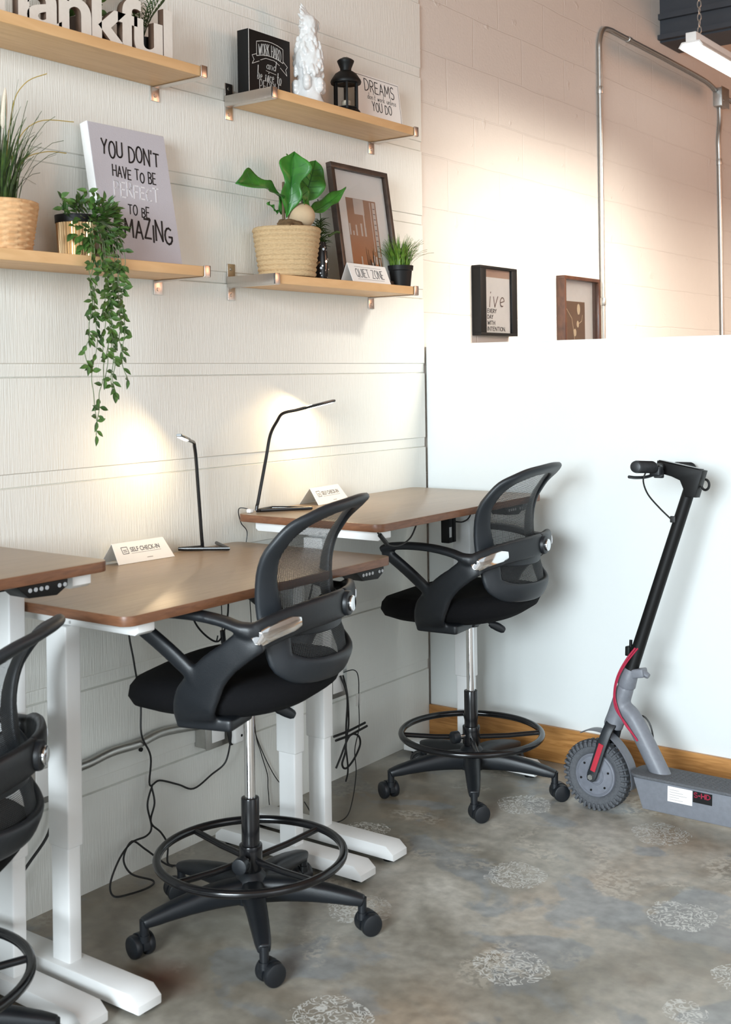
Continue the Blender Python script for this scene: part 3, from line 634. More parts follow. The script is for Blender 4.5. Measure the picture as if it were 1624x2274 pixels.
def big_leaf(name, base, tip, nrm, wid, t, sag=.02, fold=.25, shape='fiddle', m=None, wave=.006):
    base, tip, nrm = Vector(base), Vector(tip), Vector(nrm).normalized(); ax = tip-base; L_ = ax.length; ax.normalize(); nrm = (nrm-ax*nrm.dot(ax)).normalized(); sd = ax.cross(nrm)
    b = BM(); NI, NJ = 22, 10; G_ = []
    for i in range(NI+1):
        u = i/NI
        if shape == 'fiddle': wv = .06+ (.62*math.exp(-((u-.30)/.18)**2)+1.0*math.exp(-((u-.74)/.20)**2)); wv *= min(1, u*6)**.5*min(1, (1-u)*7)**.5
        else: wv = sin(pi*min(1, max(0, u))**.8)**.7
        row = []
        for j in range(NJ+1):
            v = (j/NJ-.5)*2; h = fold*abs(v)*wv*wid*.5+wave*sin(u*14+v*2)*abs(v)-sag*4*(u-.5)**2+sag-.0016*(1 if abs(v) < .12 else 0)
            row.append(b.verts.new(base+ax*(u*L_)+sd*(v*wv*wid*.5)+nrm*h))
        G_.append(row)
    for i in range(NI):
        for j in range(NJ): b.faces.new((G_[i][j], G_[i+1][j], G_[i+1][j+1], G_[i][j+1]))
    mid = [G_[i][NJ//2].co+nrm*.0012 for i in range(NI+1)]; G_ = [[v.co.copy() for v in row] for row in G_]
    lf = obj(name, b, m or m_fig, t, ang=80); md = lf.modifiers.new('s', 'SOLIDIFY'); md.thickness = .0012
    b = BM(); sweep(b, mid[:-1], [.0016-.0011*i/NI for i in range(NI)], n=6)
    for i in (4, 7, 10, 13, 16):
        for s in (1, -1):
            e = G_[min(NI, i+2)][NJ//2+s*4]+nrm*.001; sweep(b, [G_[i][NJ//2]+nrm*.001, (G_[i+1][NJ//2+s*2]+nrm*.0012), e], [.0009, .0007, .0003], n=5)
    obj('vein', b, m_figv, lf); return lf
# leaves: local coords, +y to the right of the picture, +x to the room
big_leaf('leaf', (.02, -.022, .185), (.03, .006, .392), (.8, -.6, .1), .100, t, sag=.016, fold=.6)
big_leaf('leaf', (.01, -.02, .235), (.03, -.262, .262), (.75, .1, .65), .090, t, sag=.020, fold=.5)
big_leaf('leaf', (.045, .048, .205), (.03, .003, .350), (.95, .25, .2), .078, t, sag=-.012, shape='oval', fold=.5)
big_leaf('leaf', (.0, .085, .250), (.0, .148, .388), (.8, -.35, .3), .098, t, sag=.010, shape='oval')
big_leaf('leaf', (.02, .092, .210), (.03, .268, .312), (.5, -.45, .7), .052, t, sag=-.012, shape='oval')
big_leaf('leaf', (-.03, .03, .27), (-.02, .030, .395), (.5, .8, .1), .075, t, sag=.012, shape='oval')
big_leaf('leaf', (-.03, .05, .31), (-.03, .072, .402), (.5, .8, -.1), .045, t, sag=.01, shape='oval')
big_leaf('leaf', (-.01, -.01, .2), (-.02, .045, .285), (.7, -.2, .5), .060, t, sag=.01, shape='oval')
big_leaf('leaf', (-.01, -.03, .2), (.0, -.090, .226), (.6, .1, .7), .020, t, sag=.003, shape='oval')
t = thing('decorative_ball', 'round beige ball lying in the rope basket beside the plant stem', 'ball', (.150, -.915, ZB+.193))
b = BM(); ell(b, (0, 0, 0), (.043, .043, .040), 36); obj('ball', b, mat('beige_stone', (.50, .37, .23), .8, 0, .3, 30, .12), t)
# sequin vase with fern
m_seq = mat('black_sequin', (.01, .012, .015), .2)
t = thing('sequin_vase', 'slim black vase with silver sequins and fern, tucked behind the basket', 'vase', (.085, -.742, ZB))
b = BM(); lathe(b, [(0, 0), (.022, 0), (.024, .01), (.026, .06), (.022, .11), (.018, .13), (.016, .13), (0, .12)], n=28); obj('vase_body', b, m_seq, t)
b = BM(); rnd = random.Random(3)
for i in range(60):
    a = rnd.uniform(0, 2*pi); z = rnd.uniform(.008, .122); r = .0262 if z < .08 else .0228; d = Vector((cos(a), sin(a), 0)); cyl(b, d*(r-.003)+Vector((0, 0, z)), d*(r+.0008)+Vector((0, 0, z)), rnd.uniform(.0015, .0042), n=10)
o_ = obj('sequins', b, m_chrome, t); o_['kind'] = 'stuff'
b = BM(); rnd = random.Random(5)
for i in range(150):
    a = rnd.uniform(0, 2*pi); z0 = rnd.uniform(.11, .20); d = Vector((cos(a)*.8, sin(a), rnd.uniform(-.2, 1))).normalized(); p = Vector((0, 0, z0)); l = rnd.uniform(.02, .048)
    sweep(b, [p, p+d*l*.6, p+d*l+Vector((0, 0, -.006))], [.0014, .0011, .0004], n=4)
sweep(b, smooth([(0, 0, .1), (.0, .005, .2), (.0, -.01, .27)], 4), .0018, n=6); sweep(b, smooth([(.02, .02, .15), (.03, .045, .165), (.035, .06, .165)], 4), .004, n=6)
obj('fern', b, m_dgrass, t)

def frame(t, w, h, d, bw, m, matw, art, gx=.0):
    """picture frame in its own y-z plane, front towards +x, bottom centre at origin"""
    b = BM(); 
    for y0, z0, y1, z1 in ((-w/2, 0, w/2, bw), (-w/2, h-bw, w/2, h), (-w/2, bw, -w/2+bw, h-bw), (w/2-bw, bw, w/2, h-bw)): box(b, 0, y0, z0, d, y1, z1, .001)
    obj('frame', b, m, t)
    b = BM(); box(b, .002, -w/2+bw*.8, bw*.8, .006, w/2-bw*.8, h-bw*.8); obj('mat_board', b, m_paper, t, sm=False)
m_print = mat('copper_skyline_print', (.5, .22, .09), .4)
def printm(M):
    N, L, b = nodes(M); tc = N.new('ShaderNodeTexCoord'); mp = N.new('ShaderNodeMapping'); L.new(tc.outputs['Object'], mp.inputs[0]); mp.inputs['Scale'].default_value = (1, 1, 1)
    br = N.new('ShaderNodeTexNoise'); br.inputs['Scale'].default_value = 9; L.new(mp.outputs[0], br.inputs['Vector'])
    sp = N.new('ShaderNodeSeparateXYZ'); L.new(tc.outputs['Object'], sp.inputs[0])
    mr = N.new('ShaderNodeMapRange'); mr.inputs[1].default_value = .06; mr.inputs[2].default_value = .30; L.new(sp.outputs[2], mr.inputs[0])
    a = N.new('ShaderNodeMath'); a.operation = 'MULTIPLY_ADD'; a.inputs[1].default_value = .3; L.new(br.outputs[0], a.inputs[0]); L.new(mr.outputs[0], a.inputs[2])
    r = ramp(N, [(.1, (.50, .18, .06)), (.55, (.42, .22, .13)), (1.0, (.36, .22, .15))]); L.new(a.outputs[0], r.inputs[0]); L.new(r.outputs[0], b.inputs['Base Color'])
printm(m_print)
t = thing('framed_skyline_print', 'dark wooden frame with a copper and white city print', 'picture frame', (.105, -.500, ZB)); t.rotation_euler = (0, radians(-8), 0)
m_dfr = wood('dark_frame_wood', (.06, .038, .028), (.03, .018, .014), 8, (3, 3, 3), .35)
frame(t, .325, .41, .022, .018, m_dfr, .06, None)
b = BM(); box(b, .0061, -.085, .065, .0066, .085, .30); obj('print', b, m_print, t, sm=False)
b = BM(); rnd = random.Random(11); y = -.083
box(b, .0067, -.045, .245, .0069, .012, .299); box(b, .0067, .048, .12, .0069, .052, .295); box(b, .0067, .062, .10, .0069, .078, .295)
while y < .08:
    w_ = rnd.uniform(.004, .012); z0 = rnd.choice([.07, .075, .15, .16, .17]); box(b, .0067, y, z0, .0069, y+w_, z0+rnd.uniform(.008, .045)); y += w_+rnd.uniform(.003, .012)
box(b, .0067, .003, .19, .0069, .010, .245)
obj('white_buildings', b, mat('print_white', (.62, .56, .52), .5), t, sm=False)
b = BM()
for i in range(9): box(b, .007, .064, .12+i*.019, .0071, .076, .122+i*.019)
for i in range(14): y = rnd.uniform(0, .082); sweep(b, [(.0072, y, .066), (.0072, y+rnd.uniform(-.008, .008), .066+rnd.uniform(.02, .07))], [.002, .0004], .0003, us=(0, 1, 0), n=4)
obj('dark_details', b, m_ink, t, sm=False)
b = BM(); box(b, .012, -.148, .016, .0135, .148, .394); obj('glass', b, m_glass, t, sm=False)
t = thing('quiet_zone_sign', 'white tent sign reading quiet zone, in front of the skyline print', 'sign', (.172, -.572, ZB), radians(3))
b0 = Vector((0, 0, 0)); tq = .38
b = BM(); up = Vector((-sin(tq), 0, cos(tq))); nn = Vector((cos(tq), 0, sin(tq))); prism(b, [(-.115, 0), (.115, 0), (.115, .068), (-.115, .068)], -nn*.0015, (0, 1, 0), up, nn, .0015)
up2 = Vector((sin(tq), 0, cos(tq))); prism(b, [(-.115, 0), (.115, 0), (.115, .068), (-.115, .068)], Vector((-.0505, 0, 0)), (0, 1, 0), up2, Vector((-cos(tq), 0, sin(tq))), .0015)
obj('card', b, m_paper, t, sm=False)
tplane(t, 'QUIET ZONE', on((0, 0, 0), tq, 0, .034), .030, .165, m_grayink, 'words_quiet_zone', tilt=tq, lw=.07)
b = BM()
for hh in (.012, .057): P_, Q_ = on((0, 0, 0), tq, -.08, hh), on((0, 0, 0), tq, .08, hh); sweep(b, [P_, Q_], .0005, .0002, us=up, n=4)
obj('rule_lines', b, m_grayink, t, sm=False)
def grass(b, n, r0, h0, h1, spread, rnd, w=.0022, droop=.3):
    for i in range(n):
        a = rnd.uniform(0, 2*pi); rr = r0*sqrt(rnd.random()); p = Vector((rr*cos(a), rr*sin(a), 0)); a2 = a+rnd.uniform(-.6, .6); h = rnd.uniform(h0, h1); sp_ = spread*rnd.uniform(.1, 1)*(rr/r0+.25)
        d = Vector((cos(a2), sin(a2), 0)); q = [p+d*(sp_*u**1.7)+Vector((0, 0, h*(u-droop*u**3*sp_/spread))) for u in (0, .3, .6, .85, 1)]
        sweep(b, q, [w, w, w*.8, w*.45, w*.1], w*.25, us=Vector((-sin(a2), cos(a2), 0)), n=4)
t = thing('potted_grass', 'small bright green grass in a black plastic pot', 'potted plant', (.125, -.345, ZB))
b = BM(); lathe(b, [(0, 0), (.036, 0), (.042, .058), (.046, .060), (.0475, .076), (.044, .076), (.042, .07), (0, .068)], n=36); obj('pot', b, m_black, t)
b = BM(); rnd = random.Random(8)
grass(b, 230, .036, .07, .13, .075, rnd, .0019)
for v in b.verts: v.co.z += .065
obj('grass_blades', b, m_grass, t)

# ================================================================== LEFT SHELVES
t = thing('grey_canvas', 'grey canvas with hand-lettered motto, leaning on the wall above the vine', 'canvas', (.118, -1.54, ZLB)); t.rotation_euler = (0, radians(-10.5), 0)
m_cgrey = mat('canvas_grey_paint', (.50, .48, .52), .7, 0, .2, 250, .03)
b = BM(); box(b, -.03, -.140, 0, -.001, .140, .385, .002); obj('canvas_block', b, mat('white_canvas_edge', (.82, .82, .81), .7, 0, .2, 250, .02), t)
b = BM(); box(b, -.0009, -.138, .002, .0004, .138, .383); obj('painted_face', b, m_cgrey, t, sm=False)
m_wink = mat('white_brush_paint', (.72, .71, .74), .6)
for text, y, z, h, w_, mm in (("YOU DON'T", .0, .312, .042, .205, m_ink), ('HAVE TO BE', .003, .252, .030, .155, m_ink), ('PERFECT', .002, .202, .038, .16, m_wink), ('TO BE', .0, .148, .028, .075, m_ink), ('AMAZING', .008, .095, .052, .205, m_ink)):
    tplane(t, text, (.0006, y, z), h, w_, mm, 'words_'+text.lower().replace("'", '').replace(' ', '_'), jit=.12, lw=.11, rise=-.04, slant=.08)
# trailing vine
t = thing('trailing_vine', 'vine trailing from a ribbed gold pot with black rim, down over the shelf edge', 'potted plant', (.115, -1.775, ZLB))
m_gold = mat('ribbed_gold_pot', (.62, .42, .22), .35, .5, 0, 30, .05)
b = BM(); lathe(b, [(0, 0), (.044, 0), (.050, .088), (0, .088)], n=120, fn=lambda r, z, th: r+.0016*(1 if sin(40*th) > 0 else -1)); obj('pot', b, m_gold, t, sm=False)
b = BM(); lathe(b, [(0, .0885), (.0535, .0885), (.0545, .108), (.049, .108), (.048, .1), (0, .098)], n=40); obj('pot_rim', b, m_black, t)
def leaf(b, p, d, up, L_, W_):
    d = d.normalized(); s = d.cross(up); s = s.normalized() if s.length > 1e-4 else Vector((0, 1, 0)); n = s.cross(d)
    pr = [(0, .04), (.22, .75), (.45, 1), (.7, .72), (1, 0.02)]; mid = [b.verts.new(p+d*(u*L_)-n*(L_*.12*u*u)) for u, _ in pr]
    for sg in (1, -1):
        e = [b.verts.new(p+d*(u*L_)+s*(sg*w_*W_*.5)+n*(W_*.14*w_-L_*.12*u*u)) for u, w_ in pr]
        for i in range(4): b.faces.new((mid[i], mid[i+1], e[i+1], e[i]) if sg > 0 else (mid[i], e[i], e[i+1], mid[i+1]))
lf, st = BM(), BM(); rnd = random.Random(21)
for i in range(330):
    a = rnd.uniform(0, 2*pi); r = rnd.random()**.6; cx, cy, cz = .045, .022, .075
    d = Vector((cos(a)*rnd.uniform(.3, 1), sin(a), rnd.uniform(-.9, 1))).normalized(); p = Vector((cx+d.x*.06*r, cy+d.y*.075*r, cz+d.z*.085*r))
    if (p.x**2+p.y**2) < .056**2 and p.z < .11: continue
    if p.x < .09 and p.z < .012: p.z = .012+rnd.random()*.02
    leaf(lf, p, (d+Vector((.2, rnd.uniform(-.5, .5), rnd.uniform(-.6, .3)))), Vector((.6, 0, .8)), rnd.uniform(.022, .034), rnd.uniform(.012, .018))
for (y, z, k) in ((-.075, .13, 5), (-.07, .14, 4), (.0, .155, 8), (.03, .145, 7), (-.03, .14, 8), (.06, .14, 6), (.075, .11, 6)):
    tube(st, [(.02, y*.4, .1), (.03, y, z)], .0011, 5, 3)
    for i in range(k): leaf(lf, Vector((.03+rnd.uniform(-.01, .02), y+rnd.uniform(-.015, .015), z-rnd.uniform(-.012, .03))), Vector((rnd.uniform(-.3, .6), rnd.uniform(-1, 1), rnd.uniform(-.2, 1))), Vector((1, 0, .3)), .027, .013)
for k, (y, z1) in enumerate(((.045, -.25), (.03, -.43), (.055, -.455), (.075, -.37), (.095, -.33), (.01, -.30), (.11, -.25), (.0, -.21), (.06, -.33), (.085, -.20), (.04, -.38))):
    P = [Vector((.03, .01, .11)), Vector((.075, y*.8-.02, .07)), Vector((.095, y-.032, -.01))]; z = -.03
    while z > z1: P.append(Vector((.095+rnd.uniform(-.007, .007), P[-1].y+rnd.uniform(-.011, .0095), z))); z -= .035
    Q = smooth(P, 5); sweep(st, Q, .0011, n=5)
    for i in range(5, len(Q)):
        if Q[i].z < .09 and rnd.random() < (.62 if Q[i].z > -.15 else .42):
            sd = rnd.choice((-1, 1)); leaf(lf, Q[i], Vector((rnd.uniform(-.1, .6), sd*rnd.uniform(.5, 1), rnd.uniform(-1, .35))), Vector((1, 0, .2)), rnd.uniform(.02, .029), rnd.uniform(.010, .0145))
    leaf(lf, Q[-1], Vector((.1, rnd.uniform(-.3, .3), -1)), Vector((1, 0, .2)), .028, .013)
obj('foliage', lf, m_vine, t, sm=False); obj('stems', st, mat('vine_stem', (.10, .14, .06), .6), t)
# basket with tall grass
m_wick = mat('wicker', (.66, .40, .20), .7, 0, .5, 60, .2)
t = thing('potted_tall_grass', 'tall grass with pale plumes in a wicker basket, cropped by the left edge', 'potted plant', (.105, -2.012, ZLB))
b = BM(); lathe(b, [(0, 0), (.083, 0)]+[(.084+.016*i/29, .003+.108*i/29) for i in range(30)]+[(.101, .116), (.096, .118), (.092, .108), (0, .104)], n=90, fn=lambda r, z, th: r+.0032*sin(z*2*pi/.0145+pi*floor(th*18/(2*pi)))*(1 if r > .08 else 0)*(1 if 0.002 < z < .112 else 0)); obj('basket', b, m_wick, t, ang=80)
b = BM(); rnd = random.Random(14); grass(b, 120, .05, .15, .30, .10, rnd, .0026, .25); grass(b, 22, .05, .16, .36, .28, rnd, .0015, .55)
for v in b.verts: v.co.z += .10
for v in b.verts:
    if v.co.x < -.095: v.co.x = -.095+(v.co.x+.095)*.05
obj('grass_blades', b, m_dgrass, t)
b = BM()
for P in (((.0, .03, .1), (.0, .06, .26), (.01, .12, .33), (.02, .225, .345)), ((.0, .03, .1), (.01, .07, .22), (.02, .13, .255), (.02, .20, .262)), ((0, .02, .1), (0, .05, .34), (0, .09, .42), (.01, .15, .455))): tube(b, P, .0012, 5, 6)
obj('yellow_blades', b, m_ystem, t)
b = BM()
for y, z, l in ((.025, .30, .10), (-.04, .28, .14), (.0, .33, .12)):
    tube(b, [(0, y*.6, .1), (0, y, z)], .0014, 5, 3); sweep(b, smooth([(0, y, z), (0, y+.002, z+l*.3), (0, y+.005, z+l*.7), (0, y+.008, z+l)], 3), [.003, .006, .0075, .008, .008, .0075, .0065, .005, .003, .001], n=8)
obj('plume', b, mat('cream_plume', (.72, .64, .52), .95, 0, .6, 200, .1), t)
# wooden word
m_wface = mat('white_wood_face', (.72, .68, .62), .7, 0, .2, 80, .04); m_wside = mat('dark_wood_side', (.09, .05, .03), .7, 0, .3, 60, .2)
t = thing('wooden_word', 'cut-out white wooden word with dark edges, standing on the upper left shelf', 'word sign', (.128, 0, ZLT))
b = font_text('thankful', .2, .011, .0045, .86); xs = [v.co.x for v in b.verts]; zs = [v.co.y for v in b.verts]; x0, x1, z0 = min(xs), max(xs), min(zs)
for v in b.verts: v.co = Vector((v.co.z, -2.115+(v.co.x-x0)/(x1-x0)*(2.115-1.450), (v.co.y-z0)*1.0))
box(b, -.011, -2.115, 0, .011, -1.450, .012)
bmesh.ops.recalc_face_normals(b, faces=b.faces); b.normal_update()
for f in b.faces: f.material_index = 0 if abs(f.normal.x) > .7 else 1
obj('letters', b, [m_wface, m_wside], t, sm=False)
t = thing('potted_fern', 'dark green feathery plant standing behind the white wooden word', 'potted plant', (.07, -1.50, ZLT))
b = BM(); lathe(b, [(0, 0), (.03, 0), (.038, .07), (.03, .07), (0, .065)], n=28); obj('pot', b, m_black, t)
b = BM(); rnd = random.Random(9)
for i in range(16):
    a = rnd.uniform(0, 2*pi); d = Vector((cos(a)*.5, sin(a), 0)); P = [Vector((0, 0, .06)), Vector((0, 0, .13))+d*.03, Vector((0, 0, .19))+d*.08]; P = smooth(P, 6); sweep(b, P, .0012, n=4)
    for q in P[4:]:
        for s in (-1, 1): leaf(b, q, d.cross(Vector((0, 0, s)))+Vector((0, 0, .5)), Vector((0, 0, 1)), .022, .004)
for v in b.verts:
    if v.co.x < -.06: v.co.x = -.06+(v.co.x+.06)*.05
obj('fronds', b, m_dgrass, t, sm=False)
t = thing('potted_ivy', 'dark bushy plant standing behind the middle of the wooden word', 'potted plant', (.06, -1.70, ZLT))
b = BM(); lathe(b, [(0, 0), (.035, 0), (.04, .08), (.03, .08), (0, .075)], n=28); obj('pot', b, mat('dark_brown_pot', (.05, .03, .02), .6), t)
b = BM()
for i in range(130):
    d = Vector((rnd.uniform(-1, 1)*.5, rnd.uniform(-1, 1), rnd.uniform(-.6, 1))); leaf(b, Vector((0, 0, .13))+d*.05, d, Vector((1, 0, .2)), .03, .016)
for v in b.verts:
    if v.co.x < -.05: v.co.x = -.05+(v.co.x+.05)*.05
obj('leaves', b, m_vine, t, sm=False)

# ================================================================== DESK TOP ITEMS
m_led = bpy.data.materials.new('led_strip'); m_led.use_nodes = True
_b = m_led.node_tree.nodes['Principled BSDF']; _b.inputs['Emission Color'].default_value = (1, .9, .72, 1); _b.inputs['Emission Strength'].default_value = 14
def lamp(label, base, foot, top, bend, end, aim, power):
    t = thing('desk_lamp', label, 'desk lamp', foot, group='LED desk lamps'); Fv = Vector(foot); L_ = lambda P: [Vector(q)-Fv for q in P]
    b = BM(); tube(b, L_([base[0], foot]), .0055, 8, 1)
    tube(b, L_(base), .0055, 8, 1)
    f = Vector(foot); tp = Vector(top); d = (tp-f).normalized(); e = Vector(end); bd = Vector(bend); 
    path = [Vector(base[0])*.0+f, f+d*.012+Vector((0, 0, .004))]+[f+(tp-f)*u for u in (.1, .35, .65, .93)]+[tp+(bd-tp)*.5, bd]+[bd+(e-bd)*u for u in (.25, .4)]
    tube(b, L_(path), .0052, 10, 5); obj('bent_stand', b, m_gloss, t)
    ad = (e-bd).normalized(); b = BM(); q0 = bd+(e-bd)*.38
    sweep(b, L_([q0, q0+ad*.004, e-ad*.004, e]), [.007, .0085, .0085, .007], [.0035, .0045, .0045, .0035], us=ad.cross(Vector((0, 0, 1))), n=10, p=4); hd = obj('lamp_head', b, m_gloss, t)
    dn = Vector((0, 0, -.0048)); b = BM(); sweep(b, L_([q0+ad*.02+dn, e-ad*.008+dn]), .006, .0012, us=ad.cross(Vector((0, 0, 1))), n=8, p=4); obj('led_strip', b, m_led, hd)
    c = (q0+e)*.5+Vector((0, 0, -.012)); l = area('lamp_light', c, aim, .02, .10, power, (1, .72, .40)); l.parent = t; l.location = c-Fv
    return t
lamp('black bent-tube desk lamp on the middle desk, its lit head turned towards the camera', [(.028, -1.345, .8845), (.148, -1.262, .8845), (.035, -1.195, .8845)], (.06, -1.28, .8845), (.06, -1.303, 1.165), (.068, -1.318, 1.192), (.155, -1.462, 1.222), (0.0, -1.60, 1.0), .62)
lamp('black bent-tube desk lamp on the corner desk, its lit head pointing right', [(.07, -1.035, .9675), (.165, -.905, .9675), (.05, -.96, .9675), (.06, -1.04, .9675)], (.06, -1.043, .9675), (.06, -.968, 1.215), (.062, -.915, 1.262), (.105, -.705, 1.298), (.0, -.86, 1.04), 1.1)
m_acr = mat('frosted_acrylic', (.88, .86, .82), .3); nodes(m_acr)[2].inputs['Transmission Weight'].default_value = .35
def tent(label, loc, rz, w):
    t = thing('tent_card', label, 'desk sign', loc, rz, 'self check-in tent cards'); a = .62; h = .066
    for sg in (1, -1):
        b = BM(); up = Vector((-sg*sin(a), 0, cos(a))); nn = Vector((sg*cos(a), 0, sin(a))); prism(b, [(-w/2, 0), (w/2, 0), (w/2-.012, h), (-w/2+.006, h)], Vector((sg*sin(a)*h, 0, .0003))-nn*.0012, (0, 1, 0), up, nn, .0012); obj('front_panel' if sg > 0 else 'back_panel', b, m_paper if sg > 0 else m_acr, t, sm=False)
    B0 = (sin(a)*h, 0, 0)
    bb = font_text('SELF CHECK-IN', .024, .0002, .0004, 1.0)
    up = Vector((-sin(a), 0, cos(a))); nn = Vector((cos(a), 0, sin(a)))
    for v in bb.verts: v.co = on(B0, a, -.040+v.co.x*.62, .034+v.co.y*.8)+nn*(v.co.z)
    obj('words_self_check_in', bb, m_grayink, t, sm=False)
    b = BM()
    for P in ([(-.068, .030), (-.048, .030), (-.048, .050), (-.068, .050), (-.068, .030)], [(-.064, .041), (-.052, .041)], [(-.064, .036), (-.052, .036)]):
        for p, q in zip(P, P[1:]): sweep(b, [on(B0, a, *p), on(B0, a, *q)], .0011, .0003, us=nn.cross(on(B0, a, *q)-on(B0, a, *p)), n=4)
    obj('square_emblem', b, m_grayink, t, sm=False)
    b = BM(); sweep(b, [on(B0, a, -.040, .029), on(B0, a, .062, .029)], .0007, .0003, us=up, n=4); sweep(b, [on(B0, a, .005, .011), on(B0, a, .025, .011)], .0012, .0003, us=up, n=4); obj('small_print', b, mat('pale_ink', (.35, .33, .32), .6), t, sm=False)
tent('white tent card reading self check-in, left of the lamp on the middle desk', (.045, -1.515, .8784), radians(-4), .195)
tent('white tent card reading self check-in, on the corner desk behind the chair', (.055, -.70, .9614), radians(6), .19)

# ================================================================== FAR WALL
XB = -.012
m_walnut = wood('walnut_frame', (.09, .035, .018), (.04, .014, .008), 6, (6, 6, 2), .3)
t = thing('framed_motto', 'wide black frame with the words live every day with intention', 'picture frame', (XB+.012, .505, 1.535))
t.rotation_euler = (radians(-.0), 0, 0)
b = BM(); w, h = .30, .285
for y0, z0, y1, z1 in ((-w/2, 0, w/2, .012), (-w/2, h-.012, w/2, h), (-w/2, .012, -w/2+.045, h-.012), (w/2-.045, .012, w/2, h-.012)): box(b, -.010, y0, z0, .032, y1, z1, .001)
obj('frame', b, m_black, t)
b = BM(); box(b, .012, -.108, .008, .020, .108, h-.012); obj('mat_board', b, m_paper, t, sm=False)
b = BM(); box(b, .020, -.106, h-.045, .0204, .106, h-.012); obj('reflection_band', b, mat('reflection_tan', (.42, .27, .20), .6), t, sm=False)  # brownish reflection along the top, painted as a flat strip
tplane(t, 'l', (.0204, -.097, .170), .13, .012, m_ink, 'word_l', slant=.1, lw=.016)
tplane(t, 'ive', (.0204, -.005, .166), .095, .120, mat('copper_ink', (.12, .06, .04), .5), 'words_ive', lw=.042, slant=.12)
for k, wd in enumerate(('EVERY', 'DAY', 'WITH', 'INTENTION.')): tplane(t, wd, (.0204, -.080+(.036, .022, .029, .072)[k], .102-k*.0245), .0155, (.072, .044, .058, .144)[k], m_ink, 'words_'+wd.lower().strip('.'), lw=.16)
b = BM(); box(b, .026, -.107, .010, .0272, .107, h-.010); obj('glass', b, m_glass, t, sm=False)
t = thing('framed_photo', 'brown framed picture with white mat beside the left conduit', 'picture frame', (XB+.002, 1.277, 1.44))
frame(t, .37, .382, .042, .016, m_walnut, .06, None)
m_bphoto = mat('brown_photo', (.16, .08, .035), .35, 0, 0, 12, .5)
b = BM(); box(b, .0062, -.115, .05, .0068, .085, .27); obj('print', b, m_bphoto, t, sm=False)
b = BM()
for y, z, a_, c in ((.02, .235, .016, .026), (.01, .165, .012, .016), (-.02, .125, .014, .018)): ell(b, (.007, y, z), (.0006, a_, c), 14)
for P in ([(-.11, .24), (-.05, .19), (-.03, .12), (-.02, .06)], [(.0, .16), (.05, .18), (.06, .21)]):
    sweep(b, [(.0072, *p) for p in P], .0018, .0004, us=(0, .3, 1), n=4)
o_ = obj('white_blossoms', b, mat('photo_cream', (.75, .62, .42), .4), t); o_['kind'] = 'stuff'
b = BM(); box(b, .030, -.168, .014, .0312, .168, .366); obj('glass', b, m_glass, t, sm=False)
# conduit
def pipe(label, P, name='conduit', r=.0115, clips=()):
    t = thing(name, label, 'conduit pipe', P[0], group=None); O = Vector(P[0]); b = BM(); tube(b, [Vector(q)-O for q in P], r, 12, 5); obj('tube', b, m_galv, t)
    for c, ax in clips:
        b = BM(); c = Vector(c)-O; d = Vector(ax)*.018; cyl(b, c-d, c+d, r+.0035, n=16, bev=.001); obj('coupling', b, m_galv, t)
    return t
X_ = XB+.014
pipe('thin steel conduit rising beside the brown framed picture, then bending right', [(X_, 1.552, .3), (X_, 1.552, 1.8), (X_, 1.552, 2.6), (X_, 1.552, 2.90), (X_, 1.556, 2.99), (X_, 1.60, 3.055), (X_, 1.68, 3.072), (X_, 1.80, 3.072), (X_, 2.4, 3.072), (X_, 2.95, 3.065), (X_, 3.12, 3.04)], clips=[((X_, 1.552, 1.72), (0, 0, 1)), ((X_, 1.552, 2.75), (0, 0, 1)), ((X_, 1.9, 3.072), (0, 1, 0))])
pipe('steel conduit dropping straight down from the junction box by the hanging light', [(X_, 3.19, 2.95), (X_, 3.19, 2.86), (X_-.0, 3.165, 2.75), (X_, 3.17, 2.6), (X_, 3.18, 1.9), (X_, 3.185, .3)], clips=[((X_, 3.17, 2.62), (0, 0, 1))])
pipe('short steel conduit leaving the junction box towards the right edge', [(X_, 3.25, 3.03), (X_, 3.45, 3.02), (X_, 4.2, 3.0)])
t = thing('junction_box', 'grey steel junction box where two conduits meet on the block wall', 'junction box', (XB, 3.18, 3.0)); b = BM(); box(b, 0, -.055, -.055, .05, .06, .055, .003); obj('box', b, m_galv, t)
b = BM(); box(b, .05, -.06, -.06, .053, .065, .06, .001); c_ = obj('cover', b, m_galv, t)
b = BM(); cyl(b, (.053, -.03, -.02), (.055, -.03, -.02), .006, n=12); obj('cover_screw', b, m_chrome, c_)
# hanging shop light
t = thing('shop_light', 'white linear shop light hanging on a chain in the top right corner', 'ceiling light', (.372, 1.78, 2.95), radians(0))
b = BM(); prism(b, [(-.062, -.004), (-.045, .022), (.045, .022), (.062, -.004), (.055, -.006), (.04, .014), (-.04, .014), (-.055, -.006)], (0, 0, 0), (1, 0, 0), (0, 0, 1), (0, 1, 0), 1.22); obj('reflector', b, m_white, t, sm=False)
b = BM(); box(b, -.025, .0, .022, .028, 1.22, .066, .003); obj('housing', b, m_white, t)
m_tube = bpy.data.materials.new('tube_glow'); m_tube.use_nodes = True; _b = m_tube.node_tree.nodes['Principled BSDF']; _b.inputs['Emission Color'].default_value = (1, .98, .94, 1); _b.inputs['Emission Strength'].default_value = 2.5
b = BM(); box(b, -.052, .008, -.012, .052, 1.212, .010, .006); obj('diffuser', b, m_tube, t)
b = BM()
for k in range(26):
    z = .07+k*.032; a = Vector((.009, 0, 0)) if k % 2 else Vector((0, .009, 0)); c = Vector((0, .12, z))
    sweep(b, [c+a*cos(th)+Vector((0, 0, .020*sin(th))) for th in [2*pi*i/14 for i in range(14)]], .0022, closed=True, n=6)
obj('chain', b, m_galv, t)
area('warm_strip_light', (1.95, 1.08, 2.90), (0, 1.08, 1.28), 1.7, .14, 30, (1, .94, .83), radians(62))
